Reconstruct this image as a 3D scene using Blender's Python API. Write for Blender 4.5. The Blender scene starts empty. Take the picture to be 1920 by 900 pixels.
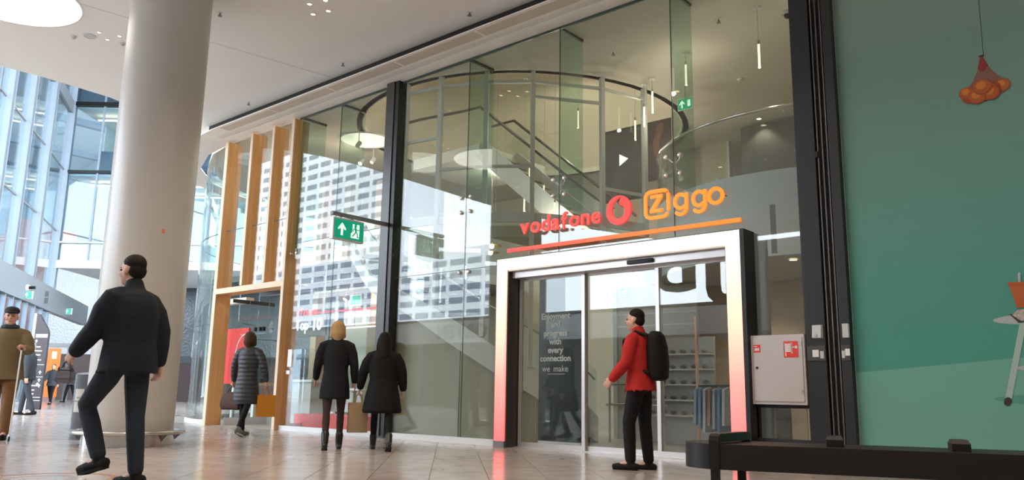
import bpy, bmesh, math, random
from mathutils import Vector, Matrix
random.seed(7)
S = bpy.context.scene
COL = S.collection
R = math.radians

# ------------------------------------------------------------------ camera
F_PX = 1509.0
yaw, pitch, roll = R(40.86), R(10.78), R(0.93)
cam_d = bpy.data.cameras.new('camera')
cam_d.sensor_width = 36.0
cam_d.lens = F_PX / 1920 * 36
cam_d.clip_start, cam_d.clip_end = 0.05, 2000
cam = bpy.data.objects.new('camera', cam_d)
COL.objects.link(cam)
f = Vector((-math.sin(yaw) * math.cos(pitch), math.cos(yaw) * math.cos(pitch), math.sin(pitch)))
r0 = Vector((math.cos(yaw), math.sin(yaw), 0))
u0 = r0.cross(f)
rr = math.cos(roll) * r0 + math.sin(roll) * u0
uu = -math.sin(roll) * r0 + math.cos(roll) * u0
m = Matrix.Identity(4)
for i in range(3):
    m[i][0], m[i][1], m[i][2] = rr[i], uu[i], -f[i]
m[0][3], m[1][3], m[2][3] = 0, 0, 0.78
cam.matrix_world = m
S.camera = cam

# ------------------------------------------------------------------ sky and exposure
w = bpy.data.worlds.new('overcast_sky')
S.world = w
w.use_nodes = True
bg = w.node_tree.nodes['Background']
bg.inputs[0].default_value = (0.86, 0.95, 1.04, 1)
bg.inputs[1].default_value = 9.0
S.view_settings.view_transform = 'Standard'
S.view_settings.look = 'None'
S.view_settings.gamma = 1
S.view_settings.use_curve_mapping = False
S.view_settings.exposure = 0.35
S.cycles.transparent_max_bounces = 32
S.cycles.max_bounces = 10
S.cycles.diffuse_bounces = 5
S.cycles.sample_clamp_indirect = 6.0
S.cycles.caustics_reflective = False
S.cycles.caustics_refractive = False

# ------------------------------------------------------------------ materials
def mat(name, col, rough=0.5, metal=0.0, noise=0.0, scale=8.0, bump=0.0, bscale=60.0, spec=0.5, emit=None, es=1.0, coat=0.0):
    mt = bpy.data.materials.new(name)
    mt.use_nodes = True
    nt = mt.node_tree
    b = nt.nodes['Principled BSDF']
    b.inputs['Base Color'].default_value = (*col, 1)
    b.inputs['Roughness'].default_value = rough
    b.inputs['Metallic'].default_value = metal
    b.inputs['Specular IOR Level'].default_value = spec
    b.inputs['Coat Weight'].default_value = coat
    tc = nt.nodes.new('ShaderNodeTexCoord')
    if noise > 0:
        n = nt.nodes.new('ShaderNodeTexNoise')
        n.inputs['Scale'].default_value = scale
        n.inputs['Detail'].default_value = 4
        nt.links.new(tc.outputs['Object'], n.inputs['Vector'])
        mr = nt.nodes.new('ShaderNodeMapRange')
        mr.inputs[3].default_value = 1 - noise
        mr.inputs[4].default_value = 1 + noise
        nt.links.new(n.outputs[0], mr.inputs[0])
        mx = nt.nodes.new('ShaderNodeMix')
        mx.data_type = 'RGBA'
        mx.blend_type = 'MULTIPLY'
        mx.inputs[0].default_value = 1
        mx.inputs[6].default_value = (*col, 1)
        nt.links.new(mr.outputs[0], mx.inputs[7])
        nt.links.new(mx.outputs[2], b.inputs['Base Color'])
    if bump > 0:
        n2 = nt.nodes.new('ShaderNodeTexNoise')
        n2.inputs['Scale'].default_value = bscale
        nt.links.new(tc.outputs['Object'], n2.inputs['Vector'])
        bp = nt.nodes.new('ShaderNodeBump')
        bp.inputs['Strength'].default_value = bump
        bp.inputs['Distance'].default_value = 0.02
        nt.links.new(n2.outputs[0], bp.inputs['Height'])
        nt.links.new(bp.outputs[0], b.inputs['Normal'])
    if emit:
        b.inputs['Emission Color'].default_value = (*emit, 1)
        b.inputs['Emission Strength'].default_value = es
    return mt

def glass(name, tint, f0=0.045):
    mt = bpy.data.materials.new(name)
    mt.use_nodes = True
    nt = mt.node_tree
    nt.nodes.clear()
    out = nt.nodes.new('ShaderNodeOutputMaterial')
    tr = nt.nodes.new('ShaderNodeBsdfTransparent')
    tr.inputs[0].default_value = (*tint, 1)
    gl = nt.nodes.new('ShaderNodeBsdfGlossy')
    gl.inputs['Roughness'].default_value = 0.0
    gl.inputs['Color'].default_value = (1, 1, 1, 1)
    ge = nt.nodes.new('ShaderNodeNewGeometry')
    dt = nt.nodes.new('ShaderNodeVectorMath'); dt.operation = 'DOT_PRODUCT'
    nt.links.new(ge.outputs['Normal'], dt.inputs[0]); nt.links.new(ge.outputs['Incoming'], dt.inputs[1])
    def mth(op, a, b_):
        n = nt.nodes.new('ShaderNodeMath'); n.operation = op
        for i, v in ((0, a), (1, b_)):
            if v is None: continue
            if isinstance(v, (int, float)): n.inputs[i].default_value = v
            else: nt.links.new(v, n.inputs[i])
        return n.outputs[0]
    c = mth('ABSOLUTE', dt.outputs['Value'], None)
    c = mth('SUBTRACT', 1.0, c)
    c = mth('POWER', c, 5.0)
    c = mth('MULTIPLY', c, 1 - f0)
    c = mth('ADD', c, f0)
    mix = nt.nodes.new('ShaderNodeMixShader')
    nt.links.new(c, mix.inputs[0]); nt.links.new(tr.outputs[0], mix.inputs[1]); nt.links.new(gl.outputs[0], mix.inputs[2])
    nt.links.new(mix.outputs[0], out.inputs[0])
    return mt

def gradient(name, stops, emit=0.0, rough=0.4, axis=2, rnd=False):
    """colour ramp along the object's own generated axis (print or LED panel)"""
    mt = bpy.data.materials.new(name)
    mt.use_nodes = True
    nt = mt.node_tree
    b = nt.nodes['Principled BSDF']
    tc = nt.nodes.new('ShaderNodeTexCoord')
    sp = nt.nodes.new('ShaderNodeSeparateXYZ')
    nt.links.new(tc.outputs['Generated'], sp.inputs[0])
    cr = nt.nodes.new('ShaderNodeValToRGB')
    el = cr.color_ramp.elements
    while len(el) < len(stops): el.new(0.5)
    for e, (p, c) in zip(el, stops):
        e.position = p; e.color = (*c, 1)
    nt.links.new(sp.outputs[axis], cr.inputs[0])
    b.inputs['Roughness'].default_value = rough
    nt.links.new(cr.outputs[0], b.inputs['Base Color'])
    if emit:
        nt.links.new(cr.outputs[0], b.inputs['Emission Color'])
        b.inputs['Emission Strength'].default_value = emit
    return mt

def tile_mat(name, island):
    mt = mat(name, (0.60, 0.50, 0.41), 0.13, 0, spec=0.5)
    nt = mt.node_tree
    b = nt.nodes['Principled BSDF']
    if island:
        src = nt.nodes.new('ShaderNodeNewGeometry').outputs['Random Per Island']
    else:
        src = nt.nodes.new('ShaderNodeObjectInfo').outputs['Random']
    tc = nt.nodes.new('ShaderNodeNewGeometry')
    n = nt.nodes.new('ShaderNodeTexNoise')
    n.inputs['Scale'].default_value = 2.2; n.inputs['Detail'].default_value = 8; n.inputs['Distortion'].default_value = 1.2
    nt.links.new(tc.outputs['Position'], n.inputs['Vector'])
    ad = nt.nodes.new('ShaderNodeMath'); ad.operation = 'MULTIPLY_ADD'
    nt.links.new(src, ad.inputs[0]); ad.inputs[1].default_value = 0.35
    nt.links.new(n.outputs[0], ad.inputs[2])
    cr = nt.nodes.new('ShaderNodeValToRGB')
    el = cr.color_ramp.elements
    el[0].position = 0.3; el[0].color = (0.40, 0.335, 0.305, 1)
    el[1].position = 1.0; el[1].color = (0.535, 0.475, 0.445, 1)
    nt.links.new(ad.outputs[0], cr.inputs[0])
    nt.links.new(cr.outputs[0], b.inputs['Base Color'])
    n3 = nt.nodes.new('ShaderNodeTexNoise'); n3.inputs['Scale'].default_value = 5
    nt.links.new(tc.outputs['Position'], n3.inputs['Vector'])
    mr = nt.nodes.new('ShaderNodeMapRange'); mr.inputs[3].default_value = 0.10; mr.inputs[4].default_value = 0.26
    nt.links.new(n3.outputs[0], mr.inputs[0]); nt.links.new(mr.outputs[0], b.inputs['Roughness'])
    return mt

def wood_mat(name, c1, c2):
    mt = mat(name, c1, 0.5)
    nt = mt.node_tree; b = nt.nodes['Principled BSDF']
    tc = nt.nodes.new('ShaderNodeTexCoord')
    mp = nt.nodes.new('ShaderNodeMapping'); mp.inputs['Scale'].default_value = (14, 14, 0.6)
    nt.links.new(tc.outputs['Object'], mp.inputs[0])
    n = nt.nodes.new('ShaderNodeTexNoise'); n.inputs['Scale'].default_value = 2.0; n.inputs['Detail'].default_value = 6
    nt.links.new(mp.outputs[0], n.inputs['Vector'])
    cr = nt.nodes.new('ShaderNodeValToRGB'); el = cr.color_ramp.elements
    el[0].position = 0.3; el[0].color = (*c2, 1); el[1].position = 0.7; el[1].color = (*c1, 1)
    nt.links.new(n.outputs[0], cr.inputs[0]); nt.links.new(cr.outputs[0], b.inputs['Base Color'])
    return mt

def quilt_mat(name, col):
    mt = mat(name, col, 0.55)
    nt = mt.node_tree; b = nt.nodes['Principled BSDF']
    tc = nt.nodes.new('ShaderNodeTexCoord')
    wv = nt.nodes.new('ShaderNodeTexWave'); wv.bands_direction = 'Z'; wv.inputs['Scale'].default_value = 4.5; wv.inputs['Distortion'].default_value = 1.5
    nt.links.new(tc.outputs['Object'], wv.inputs['Vector'])
    bp = nt.nodes.new('ShaderNodeBump'); bp.inputs['Strength'].default_value = 0.35; bp.inputs['Distance'].default_value = 0.02
    nt.links.new(wv.outputs[0], bp.inputs['Height']); nt.links.new(bp.outputs[0], b.inputs['Normal'])
    return mt

M = dict(
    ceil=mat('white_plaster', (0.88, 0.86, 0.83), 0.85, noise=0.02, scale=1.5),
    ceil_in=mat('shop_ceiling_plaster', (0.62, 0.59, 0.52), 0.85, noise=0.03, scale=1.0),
    slot=mat('black_slot', (0.012, 0.012, 0.013), 0.6),
    vent=mat('vent_panel', (0.62, 0.55, 0.48), 0.8, noise=0.04, scale=90),
    cove=mat('cove_white', (0.76, 0.76, 0.76), 0.7),
    column=mat('column_lacquer', (0.50, 0.472, 0.44), 0.35, noise=0.015, scale=2),
    steel=mat('brushed_steel', (0.62, 0.60, 0.57), 0.22, 1.0, noise=0.05, scale=30),
    chrome=mat('polished_chrome', (0.85, 0.85, 0.85), 0.06, 1.0),
    alu=mat('silver_aluminium', (0.66, 0.63, 0.63), 0.35, 0.55),
    whitealu=mat('pale_aluminium', (0.74, 0.73, 0.74), 0.4, 0.1),
    dark=mat('dark_bronze_steel', (0.026, 0.0275, 0.030), 0.42, 0.35, noise=0.15, scale=20),
    grey_post=mat('anthracite_steel', (0.07, 0.066, 0.064), 0.35, 0.4, noise=0.1, scale=14),
    groove=mat('deep_groove_black', (0.008, 0.007, 0.007), 0.5),
    rail_edge=mat('guide_rail_edge', (0.16, 0.15, 0.15), 0.35, 0.6),
    wood=wood_mat('oiled_oak', (0.80, 0.44, 0.185), (0.70, 0.35, 0.135)),
    wood_pale=wood_mat('pale_oak', (0.76, 0.57, 0.40), (0.68, 0.49, 0.32)),
    glass=glass('clear_glass', (0.915, 0.945, 0.93)),
    glass_fin=glass('green_fin_glass', (0.78, 0.885, 0.83)),
    glass_blue=glass('atrium_glass', (0.82, 0.90, 0.94), 0.06),
    glass_rail=glass('balustrade_glass', (0.93, 0.96, 0.945)),
    edge=mat('glass_joint', (0.05, 0.085, 0.075), 0.3),
    frame=mat('screen_frame', (0.60, 0.62, 0.59), 0.45),
    string=mat('white_stringer', (0.72, 0.73, 0.71), 0.5),
    wallbeige=mat('beige_wall', (0.50, 0.46, 0.37), 0.8, noise=0.03, scale=1.2),
    walldrum=mat('olive_grey_panel', (0.43, 0.405, 0.33), 0.7, noise=0.03, scale=1.0),
    wallwarm=mat('warm_wall', (0.62, 0.48, 0.34), 0.8),
    walldark=mat('dark_wall', (0.085, 0.085, 0.075), 0.7),
    drumwhite=mat('white_fascia', (0.63, 0.71, 0.72), 0.5),
    floor_in=mat('shop_floor', (0.42, 0.39, 0.33), 0.3, noise=0.08, scale=2),
    joint=mat('tile_joint', (0.20, 0.155, 0.12), 0.8),
    tile=tile_mat('polished_stone', False), tile_all=tile_mat('polished_stone_field', True),
    black=mat('black_powder_coat', (0.010, 0.009, 0.009), 0.42, 0.0, spec=0.35),
    blackwood=mat('black_stained_wood', (0.018, 0.014, 0.013), 0.5, noise=0.25, scale=14, spec=0.3),
    red=mat('red_acrylic', (0.80, 0.03, 0.02), 0.35, emit=(1.0, 0.045, 0.035), es=0.68),
    orange=mat('orange_acrylic', (0.95, 0.24, 0.01), 0.35, emit=(1.0, 0.25, 0.01), es=0.68),
    redpaint=mat('red_paint', (0.78, 0.035, 0.03), 0.4),
    signgreen=mat('exit_green', (0.0, 0.30, 0.16), 0.35, emit=(0.0, 0.42, 0.24), es=0.4),
    signwhite=mat('exit_white', (0.85, 0.9, 0.87), 0.35, emit=(0.8, 1.0, 0.9), es=0.6),
    white=mat('white_paint', (0.78, 0.77, 0.76), 0.5),
    cabinet=mat('cabinet_white', (0.54, 0.515, 0.51), 0.45),
    grey=mat('mid_grey', (0.22, 0.22, 0.23), 0.5),
    lightgrey=mat('light_grey', (0.55, 0.56, 0.57), 0.5),
    binblue=mat('slate_blue_lacquer', (0.17, 0.185, 0.23), 0.4),
    lamp=mat('lamp_glow', (1, 0.95, 0.88), 0.4, emit=(1.0, 0.93, 0.86), es=3.2),
    lampwarm=mat('warm_lamp_glow', (1, 0.85, 0.6), 0.4, emit=(1.0, 0.75, 0.45), es=6),
    discsoft=mat('soft_disc_glow', (1, 0.9, 0.85), 0.4, emit=(1.0, 0.86, 0.80), es=0.55),
    tube=mat('tube_glow', (1, 0.9, 0.75), 0.4, emit=(1.0, 0.78, 0.55), es=1.3),
    brass=mat('brass', (0.72, 0.50, 0.22), 0.25, 0.9),
    text=mat('pale_vinyl', (0.36, 0.38, 0.36), 0.6),
    textwhite=mat('lit_white_letter', (0.9, 0.9, 0.9), 0.5, emit=(1, 1, 1), es=0.8),
    fascia=mat('atrium_fascia', (0.25, 0.28, 0.305), 0.5),
    mull=mat('atrium_mullion', (0.27, 0.31, 0.37), 0.4),
    offdark=mat('office_dark', (0.05, 0.075, 0.11), 0.5),
    offwall=mat('office_wall', (0.42, 0.50, 0.52), 0.8),
    offslab=mat('office_slab', (0.66, 0.74, 0.77), 0.6),
    tower=mat('tower_white', (0.80, 0.83, 0.88), 0.7),
    towerwin=mat('tower_window', (0.16, 0.20, 0.27), 0.25),
    orangeprint=mat('orange_banner', (0.85, 0.20, 0.03), 0.5),
    skin=mat('skin', (0.58, 0.34, 0.25), 0.5, noise=0.05, scale=30),
    skin_red=mat('ruddy_skin', (0.60, 0.30, 0.22), 0.5, noise=0.05, scale=30),
    lip=mat('lip', (0.42, 0.15, 0.13), 0.5),
    eyew=mat('eye', (0.06, 0.04, 0.03), 0.2),
)
for nm, c in dict(navy=(0.012, 0.016, 0.024), jean=(0.022, 0.03, 0.042), blk=(0.008, 0.008, 0.009), coat=(0.012, 0.013, 0.016),
                  brown=(0.19, 0.135, 0.07), khaki=(0.17, 0.085, 0.035), redj=(0.42, 0.022, 0.02), pack=(0.008, 0.008, 0.009), bag=(0.11, 0.065, 0.055),
                  obag=(0.62, 0.24, 0.03), kraft=(0.34, 0.24, 0.15), charcoal=(0.045, 0.05, 0.06), tight=(0.05, 0.03, 0.03), pale=(0.52, 0.45, 0.40),
                  pink=(0.55, 0.26, 0.27), shirt=(0.6, 0.6, 0.6), hblk=(0.012, 0.009, 0.008), hbrn=(0.07, 0.04, 0.022),
                  hbld=(0.46, 0.29, 0.14), hgrey=(0.35, 0.33, 0.3), cap=(0.03, 0.028, 0.028), shoe=(0.008, 0.008, 0.008), sneaker=(0.16, 0.19, 0.17)).items():
    M[nm] = mat('cloth_' + nm, c, 0.75, bump=0.25, bscale=26, noise=0.12, scale=12, spec=0.2)
M['quilt'] = quilt_mat('quilted_coat', (0.028, 0.030, 0.036))
M['leather'] = mat('boot_leather', (0.01, 0.01, 0.011), 0.3)

# ------------------------------------------------------------------ helpers
def link(o, parent=None):
    COL.objects.link(o)
    if parent is not None: o.parent = parent
    return o
def tag(o, label=None, cat=None, group=None, kind=None):
    if label: o['label'] = label
    if cat: o['category'] = cat
    if group: o['group'] = group
    if kind: o['kind'] = kind
    return o
def thing(name, label, cat, loc=(0, 0, 0), rz=0, group=None):
    o = bpy.data.objects.new(name, None); link(o)
    o.empty_display_size = 0.1
    o.location = loc; o.rotation_euler = (0, 0, rz)
    return tag(o, label, cat, group)
def setting(name, label=None):
    o = bpy.data.objects.new(name, None); link(o)
    return tag(o, label, kind='structure')
def obj(name, bm, mt, parent=None, smooth=False):
    me = bpy.data.meshes.new(name)
    bmesh.ops.recalc_face_normals(bm, faces=bm.faces)
    bm.to_mesh(me); bm.free()
    for x in (mt if isinstance(mt, (list, tuple)) else [mt]): me.materials.append(x)
    if smooth:
        for p in me.polygons: p.use_smooth = True
        if smooth != 'all':
            me.set_sharp_from_angle(angle=R(40))
    return link(bpy.data.objects.new(name, me), parent)
def box(bm, x0, x1, y0, y1, z0, z1, bev=0.0):
    vs = [bm.verts.new((x, y, z)) for x in (x0, x1) for y in (y0, y1) for z in (z0, z1)]
    fs = [bm.faces.new([vs[i] for i in q]) for q in ((0, 1, 3, 2), (4, 6, 7, 5), (0, 4, 5, 1), (2, 3, 7, 6), (0, 2, 6, 4), (1, 5, 7, 3))]
    if bev > 0:
        ed = list({e for f_ in fs for e in f_.edges})
        bmesh.ops.bevel(bm, geom=ed, offset=bev, segments=2, profile=0.7, affect='EDGES')
    return bm
def B(x0, x1, y0, y1, z0, z1, bev=0.0):
    return box(bmesh.new(), x0, x1, y0, y1, z0, z1, bev)
def bxo(name, mt, parent, x0, x1, y0, y1, z0, z1, bev=0.0):
    return obj(name, B(x0, x1, y0, y1, z0, z1, bev), mt, parent)
def beam(bm, p, q, wx, wz, up=Vector((0, 0, 1))):
    """rectangular bar from p to q"""
    p, q = Vector(p), Vector(q)
    d = (q - p).normalized()
    s = d.cross(up)
    if s.length < 1e-4: s = d.cross(Vector((0, 1, 0)))
    s.normalize(); t = s.cross(d).normalized()
    v = []
    for c in (p, q):
        for a, b_ in ((-1, -1), (1, -1), (1, 1), (-1, 1)):
            v.append(bm.verts.new(c + s * a * wx / 2 + t * b_ * wz / 2))
    for q4 in ((3, 2, 1, 0), (4, 5, 6, 7), (0, 1, 5, 4), (1, 2, 6, 5), (2, 3, 7, 6), (3, 0, 4, 7)):
        bm.faces.new([v[i] for i in q4])
    return bm
def lathe(bm, prof, n=32, c=(0, 0, 0), a0=0.0, a1=2 * math.pi):
    full = abs(a1 - a0 - 2 * math.pi) < 1e-6
    k = n if full else n + 1
    rings = []
    for r, z in prof:
        rings.append([bm.verts.new((c[0] + r * math.cos(a0 + (a1 - a0) * i / n), c[1] + r * math.sin(a0 + (a1 - a0) * i / n), c[2] + z)) for i in range(k)])
    for a, b_ in zip(rings, rings[1:]):
        for i in range(n):
            j = (i + 1) % k
            bm.faces.new((a[i], a[j], b_[j], b_[i]))
    if full:
        bmesh.ops.remove_doubles(bm, verts=[v for rg in (rings[0], rings[-1]) for v in rg], dist=1e-6)
    return bm
def tube(bm, pts, rad, n=10, caps=True):
    """round tapered tube with rounded ends"""
    pts = [Vector(p) for p in pts]
    if not isinstance(rad, (list, tuple)): rad = [rad] * len(pts)
    P_, Rd = [], []
    d0 = (pts[1] - pts[0]).normalized(); d1 = (pts[-1] - pts[-2]).normalized()
    if caps:
        for t in (0.98, 0.7, 0.35):
            P_.append(pts[0] - d0 * rad[0] * t); Rd.append(rad[0] * math.sqrt(max(0.0, 1 - t * t)))
    P_ += pts; Rd += list(rad)
    if caps:
        for t in (0.35, 0.7, 0.98):
            P_.append(pts[-1] + d1 * rad[-1] * t); Rd.append(rad[-1] * math.sqrt(max(0.0, 1 - t * t)))
    rings = []
    ref = None
    for i, p in enumerate(P_):
        a = P_[max(0, i - 1)]; b_ = P_[min(len(P_) - 1, i + 1)]
        d = (b_ - a)
        d = d.normalized() if d.length > 1e-9 else d0
        if ref is None:
            ref = d.orthogonal().normalized()
        ref = (ref - d * ref.dot(d))
        ref = ref.normalized() if ref.length > 1e-6 else d.orthogonal().normalized()
        s = d.cross(ref)
        rings.append([bm.verts.new(p + (ref * math.cos(2 * math.pi * k / n) + s * math.sin(2 * math.pi * k / n)) * Rd[i]) for k in range(n)])
    for a, b_ in zip(rings, rings[1:]):
        for k in range(n):
            bm.faces.new((a[k], a[(k + 1) % n], b_[(k + 1) % n], b_[k]))
    bm.faces.new(rings[0][::-1]); bm.faces.new(rings[-1])
    return bm
def ell(bm, c, r, u=14, v=10, rot=None):
    mt = Matrix.Translation(Vector(c)) @ (rot.to_4x4() if rot is not None else Matrix.Identity(4)) @ Matrix.Diagonal((*r, 1))
    bmesh.ops.create_uvsphere(bm, u_segments=u, v_segments=v, radius=1, matrix=mt)
    return bm
def arcband(bm, c, r, a0, a1, zl, zh, th, n=24):
    """curved wall band, zl / zh are numbers or functions of t in 0..1"""
    g = lambda q, t: q(t) if callable(q) else q
    rows = []
    for i in range(n + 1):
        t = i / n; a = R(a0 + (a1 - a0) * t)
        ca, sa = math.cos(a), math.sin(a)
        rows.append([bm.verts.new((c[0] + rr_ * ca, c[1] + rr_ * sa, z)) for rr_, z in ((r, g(zl, t)), (r, g(zh, t)), (r - th, g(zh, t)), (r - th, g(zl, t)))])
    for a, b_ in zip(rows, rows[1:]):
        for k in range(4):
            bm.faces.new((a[k], a[(k + 1) % 4], b_[(k + 1) % 4], b_[k]))
    bm.faces.new(rows[0][::-1]); bm.faces.new(rows[-1])
    return bm
def mesh_from_curve(cu):
    o = bpy.data.objects.new('tmp', cu); COL.objects.link(o)
    dg = bpy.context.evaluated_depsgraph_get(); dg.update()
    me = bpy.data.meshes.new_from_object(o.evaluated_get(dg))
    bpy.data.objects.remove(o); bpy.data.curves.remove(cu)
    return me
def flat(name, splines, th, mt, parent=None):
    """2D outlines (holes allowed) filled and given thickness; lies in XY, centred on z=0"""
    cu = bpy.data.curves.new(name, 'CURVE'); cu.dimensions = '2D'; cu.fill_mode = 'BOTH'; cu.extrude = th / 2
    for pts in splines:
        s = cu.splines.new('POLY'); s.points.add(len(pts) - 1); s.use_cyclic_u = True
        for p, q in zip(s.points, pts): p.co = (q[0], q[1], 0, 1)
    me = mesh_from_curve(cu); me.name = name
    me.materials.clear(); me.materials.append(mt)
    return link(bpy.data.objects.new(name, me), parent)
def text_mesh(body, size, th, mt, off=0.0, spacing=1.0, align='LEFT'):
    cu = bpy.data.curves.new('txt', 'FONT'); cu.body = body; cu.size = size; cu.extrude = th / 2; cu.offset = off
    cu.resolution_u = 3; cu.space_character = spacing; cu.align_x = align
    me = mesh_from_curve(cu)
    me.materials.clear(); me.materials.append(mt)
    return me
def text(name, body, size, th, mt, parent, loc, rot=(math.pi / 2, 0, 0), off=0.0, spacing=1.0, align='LEFT', sx=1.0):
    o = bpy.data.objects.new(name, text_mesh(body, size, th, mt, off, spacing, align))
    o.location = loc; o.rotation_euler = rot; o.scale = (sx, 1, 1)
    return link(o, parent)
def fit_letters(word, x0, x1, size, th, mt, parent, y, z, off, gap):
    """separate letter meshes spread from x0 to x1, standing in the XZ plane"""
    ms = []
    for ch in word:
        me = text_mesh(ch, size, th, mt, off)
        xs = [v.co.x for v in me.vertices]
        ms.append((me, min(xs), max(xs) - min(xs)))
    tot = sum(w_ for _, _, w_ in ms) + gap * (len(ms) - 1)
    k = (x1 - x0) / tot
    x = x0
    for me, mn, w_ in ms:
        o = bpy.data.objects.new('letter', me)
        o.scale = (k, 1, 1); o.rotation_euler = (math.pi / 2, 0, 0)
        o.location = (x - mn * k, y, z); link(o, parent)
        x += (w_ + gap) * k
def circ(cx, cy, r, n=40, a0=0, a1=360):
    full = abs(a1 - a0) >= 360
    k = n if full else n + 1
    return [(cx + r * math.cos(R(a0 + (a1 - a0) * i / n)), cy + r * math.sin(R(a0 + (a1 - a0) * i / n))) for i in range(k)]
def xz(o, x, y, z, rz=0):
    o.rotation_euler = (math.pi / 2, 0, rz); o.location = (x, y, z); return o
def lamp(name, kind, loc, power, col=(1, 0.9, 0.78), size=0.2, rot=None, parent=None, spot=100):
    d = bpy.data.lights.new(name, kind); d.energy = power; d.color = col
    if kind == 'AREA': d.size = size; d.shape = 'DISK'
    elif kind == 'SPOT': d.spot_size = R(spot); d.spot_blend = 0.6; d.shadow_soft_size = size
    else: d.shadow_soft_size = size
    o = bpy.data.objects.new(name, d); o.location = loc
    if rot: o.rotation_euler = rot
    return link(o, parent)
def copy_tree(o, parent=None):
    c = o.copy(); COL.objects.link(c); c.parent = parent
    for ch in list(o.children): copy_tree(ch, c)
    return c

# ------------------------------------------------------------------ floor
floor = tag(obj('floor', B(-75, 8, -14, 40, -0.3, -0.012), M['joint']), kind='structure')
TU, TV, GAP, SQ = 0.55, 1.10, 0.006, math.sqrt(0.5)
def uv2xy(a, b_): return ((a - b_) * SQ, (a + b_) * SQ)
tiles = []
for i in range(-80, 40):
    for j in range(-20, 75):
        a0 = -0.72 + TU * i; b0 = TV * j + (0.55 if i % 2 else 0)
        c = uv2xy(a0 + TU / 2, b0 + TV / 2)
        if -74 < c[0] < 7 and -13 < c[1] < 9.9 or (-74 < c[0] < -22.5 and c[1] < 39 and c[1] > 0):
            d = Vector((c[0], c[1], 0)) - cam.location
            z = d.dot(f)
            px = 960 + F_PX * d.dot(rr) / z if z > 0.5 else -9e9
            py = 450 - F_PX * d.dot(uu) / z if z > 0.5 else 9e9
            seen = -60 < px < 1980 and py < 960 and c[1] < 8.6
            tiles.append((z if seen else 1e6 + d.length, a0, b0, c))
tiles.sort()
def tile_bm(bm, a0, b0, full=True):
    q = [(a0 + GAP / 2, b0 + GAP / 2), (a0 + TU - GAP / 2, b0 + GAP / 2), (a0 + TU - GAP / 2, b0 + TV - GAP / 2), (a0 + GAP / 2, b0 + TV - GAP / 2)]
    lo = [bm.verts.new((*uv2xy(*p), -0.012)) for p in q]; hi = [bm.verts.new((*uv2xy(*p), 0)) for p in q]
    bm.faces.new(hi)
    for k in range(4): bm.faces.new((lo[k], lo[(k + 1) % 4], hi[(k + 1) % 4], hi[k]))
tb = bmesh.new(); tile_bm(tb, -TU / 2, -TV / 2)
tme = bpy.data.meshes.new('tile'); tb.to_mesh(tme); tb.free(); tme.materials.append(M['tile'])
NT = 300
for _, a0, b0, c in tiles[:NT]:
    o = bpy.data.objects.new('tile', tme); o.location = (c[0], c[1], 0); link(o, floor)
tb = bmesh.new()
for _, a0, b0, c in tiles[NT:]: tile_bm(tb, a0, b0)
geo = tb.verts[:] + tb.edges[:] + tb.faces[:]
# trimmed along the shop front
keep = [fc for fc in tb.faces if fc.calc_center_median().x > -22]
bmesh.ops.bisect_plane(tb, geom=list({v for fc in keep for v in fc.verts} | {e for fc in keep for e in fc.edges} | set(keep)), plane_co=(0, 9.24, 0), plane_no=(0, 1, 0), clear_outer=True)
tag(obj('tile_field', tb, M['tile_all'], floor), kind='stuff')
inner = tag(obj('floor', B(-22, 0.5, 9.24, 22, -0.012, 0.0), M['floor_in']), kind='structure')

# ------------------------------------------------------------------ ceilings
ZC, KC = 6.75, 1.0623          # the mall ceiling sits a step above the strip along the shop front
edge = [(-15.4, -10.0), (-16.2, -7), (-17.0, -4.5), (-17.2, -1), (-17.1, 1.5), (-16.95, 3.5), (-16.84, 5.31), (-16.94, 6.58), (-17.3, 7.65), (-18.1, 8.6), (-18.6, 8.9)]
outline = [(6, -10)] + edge + [(6, 8.9)]
strip = [(6, 8.525), (-16.2, 8.525), (-17.0, 8.60), (-17.9, 8.86), (-18.9, 9.25), (-20.0, 9.85), (-21.1, 10.75), (-21.9, 12.2), (-22.2, 14), (-22.2, 24), (-21.7, 24), (-21.7, 14), (-21.4, 12.4), (-20.6, 11.0), (-19.4, 10.0), (-18.1, 9.5), (-16.9, 9.34), (6, 9.34)]
cove_h = [(-16.6, 8.88), (-16.6, 9.02), (4, 9.02), (4, 8.88)]
light_h = circ(-12.86 * KC, 3.46 * KC, 0.955 * KC, 48)
mallceil = tag(flat('ceiling', [outline, light_h], 0.2, M['ceil']), kind='structure'); mallceil.location.z = ZC + 0.1
ceil = flat('ceiling', [strip, cove_h], 0.02, M['ceil']); ceil.location.z = 6.5
for v in ceil.data.vertices: v.co.z -= 0.09
tag(ceil, kind='structure')
bxo('slot_recess', M['slot'], ceil, -17.05, 6, 8.9, 9.1, 0.1, 0.5)
bxo('strip_upstand', M['ceil'], ceil, -22.0, -17.05, 8.9, 9.1, 0.1, 0.5)
for nm, (y0, y1) in (('cove_recess', (8.86, 9.04)),):
    bxo(nm, M['cove'], ceil, -16.59, 4.05, y0 + 0.022, y1 - 0.022, -0.09, 0.15)
for i in range(9):
    x0 = -15.95 + i * 1.93
    bxo('vent_panel', M['vent'], ceil, x0, x0 + 1.86, 8.57, 8.80, -0.108, -0.09)
for a, b_ in (((-13.2, 3.2), (-12.35, 8.85)), ((-4.0, 2.0), (-3.4, 8.85))):
    bm = bmesh.new(); beam(bm, (*a, -0.1005), (*b_, -0.1005), 0.012, 0.004); obj('ceiling_seam', bm, M['vent'], mallceil)

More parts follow.
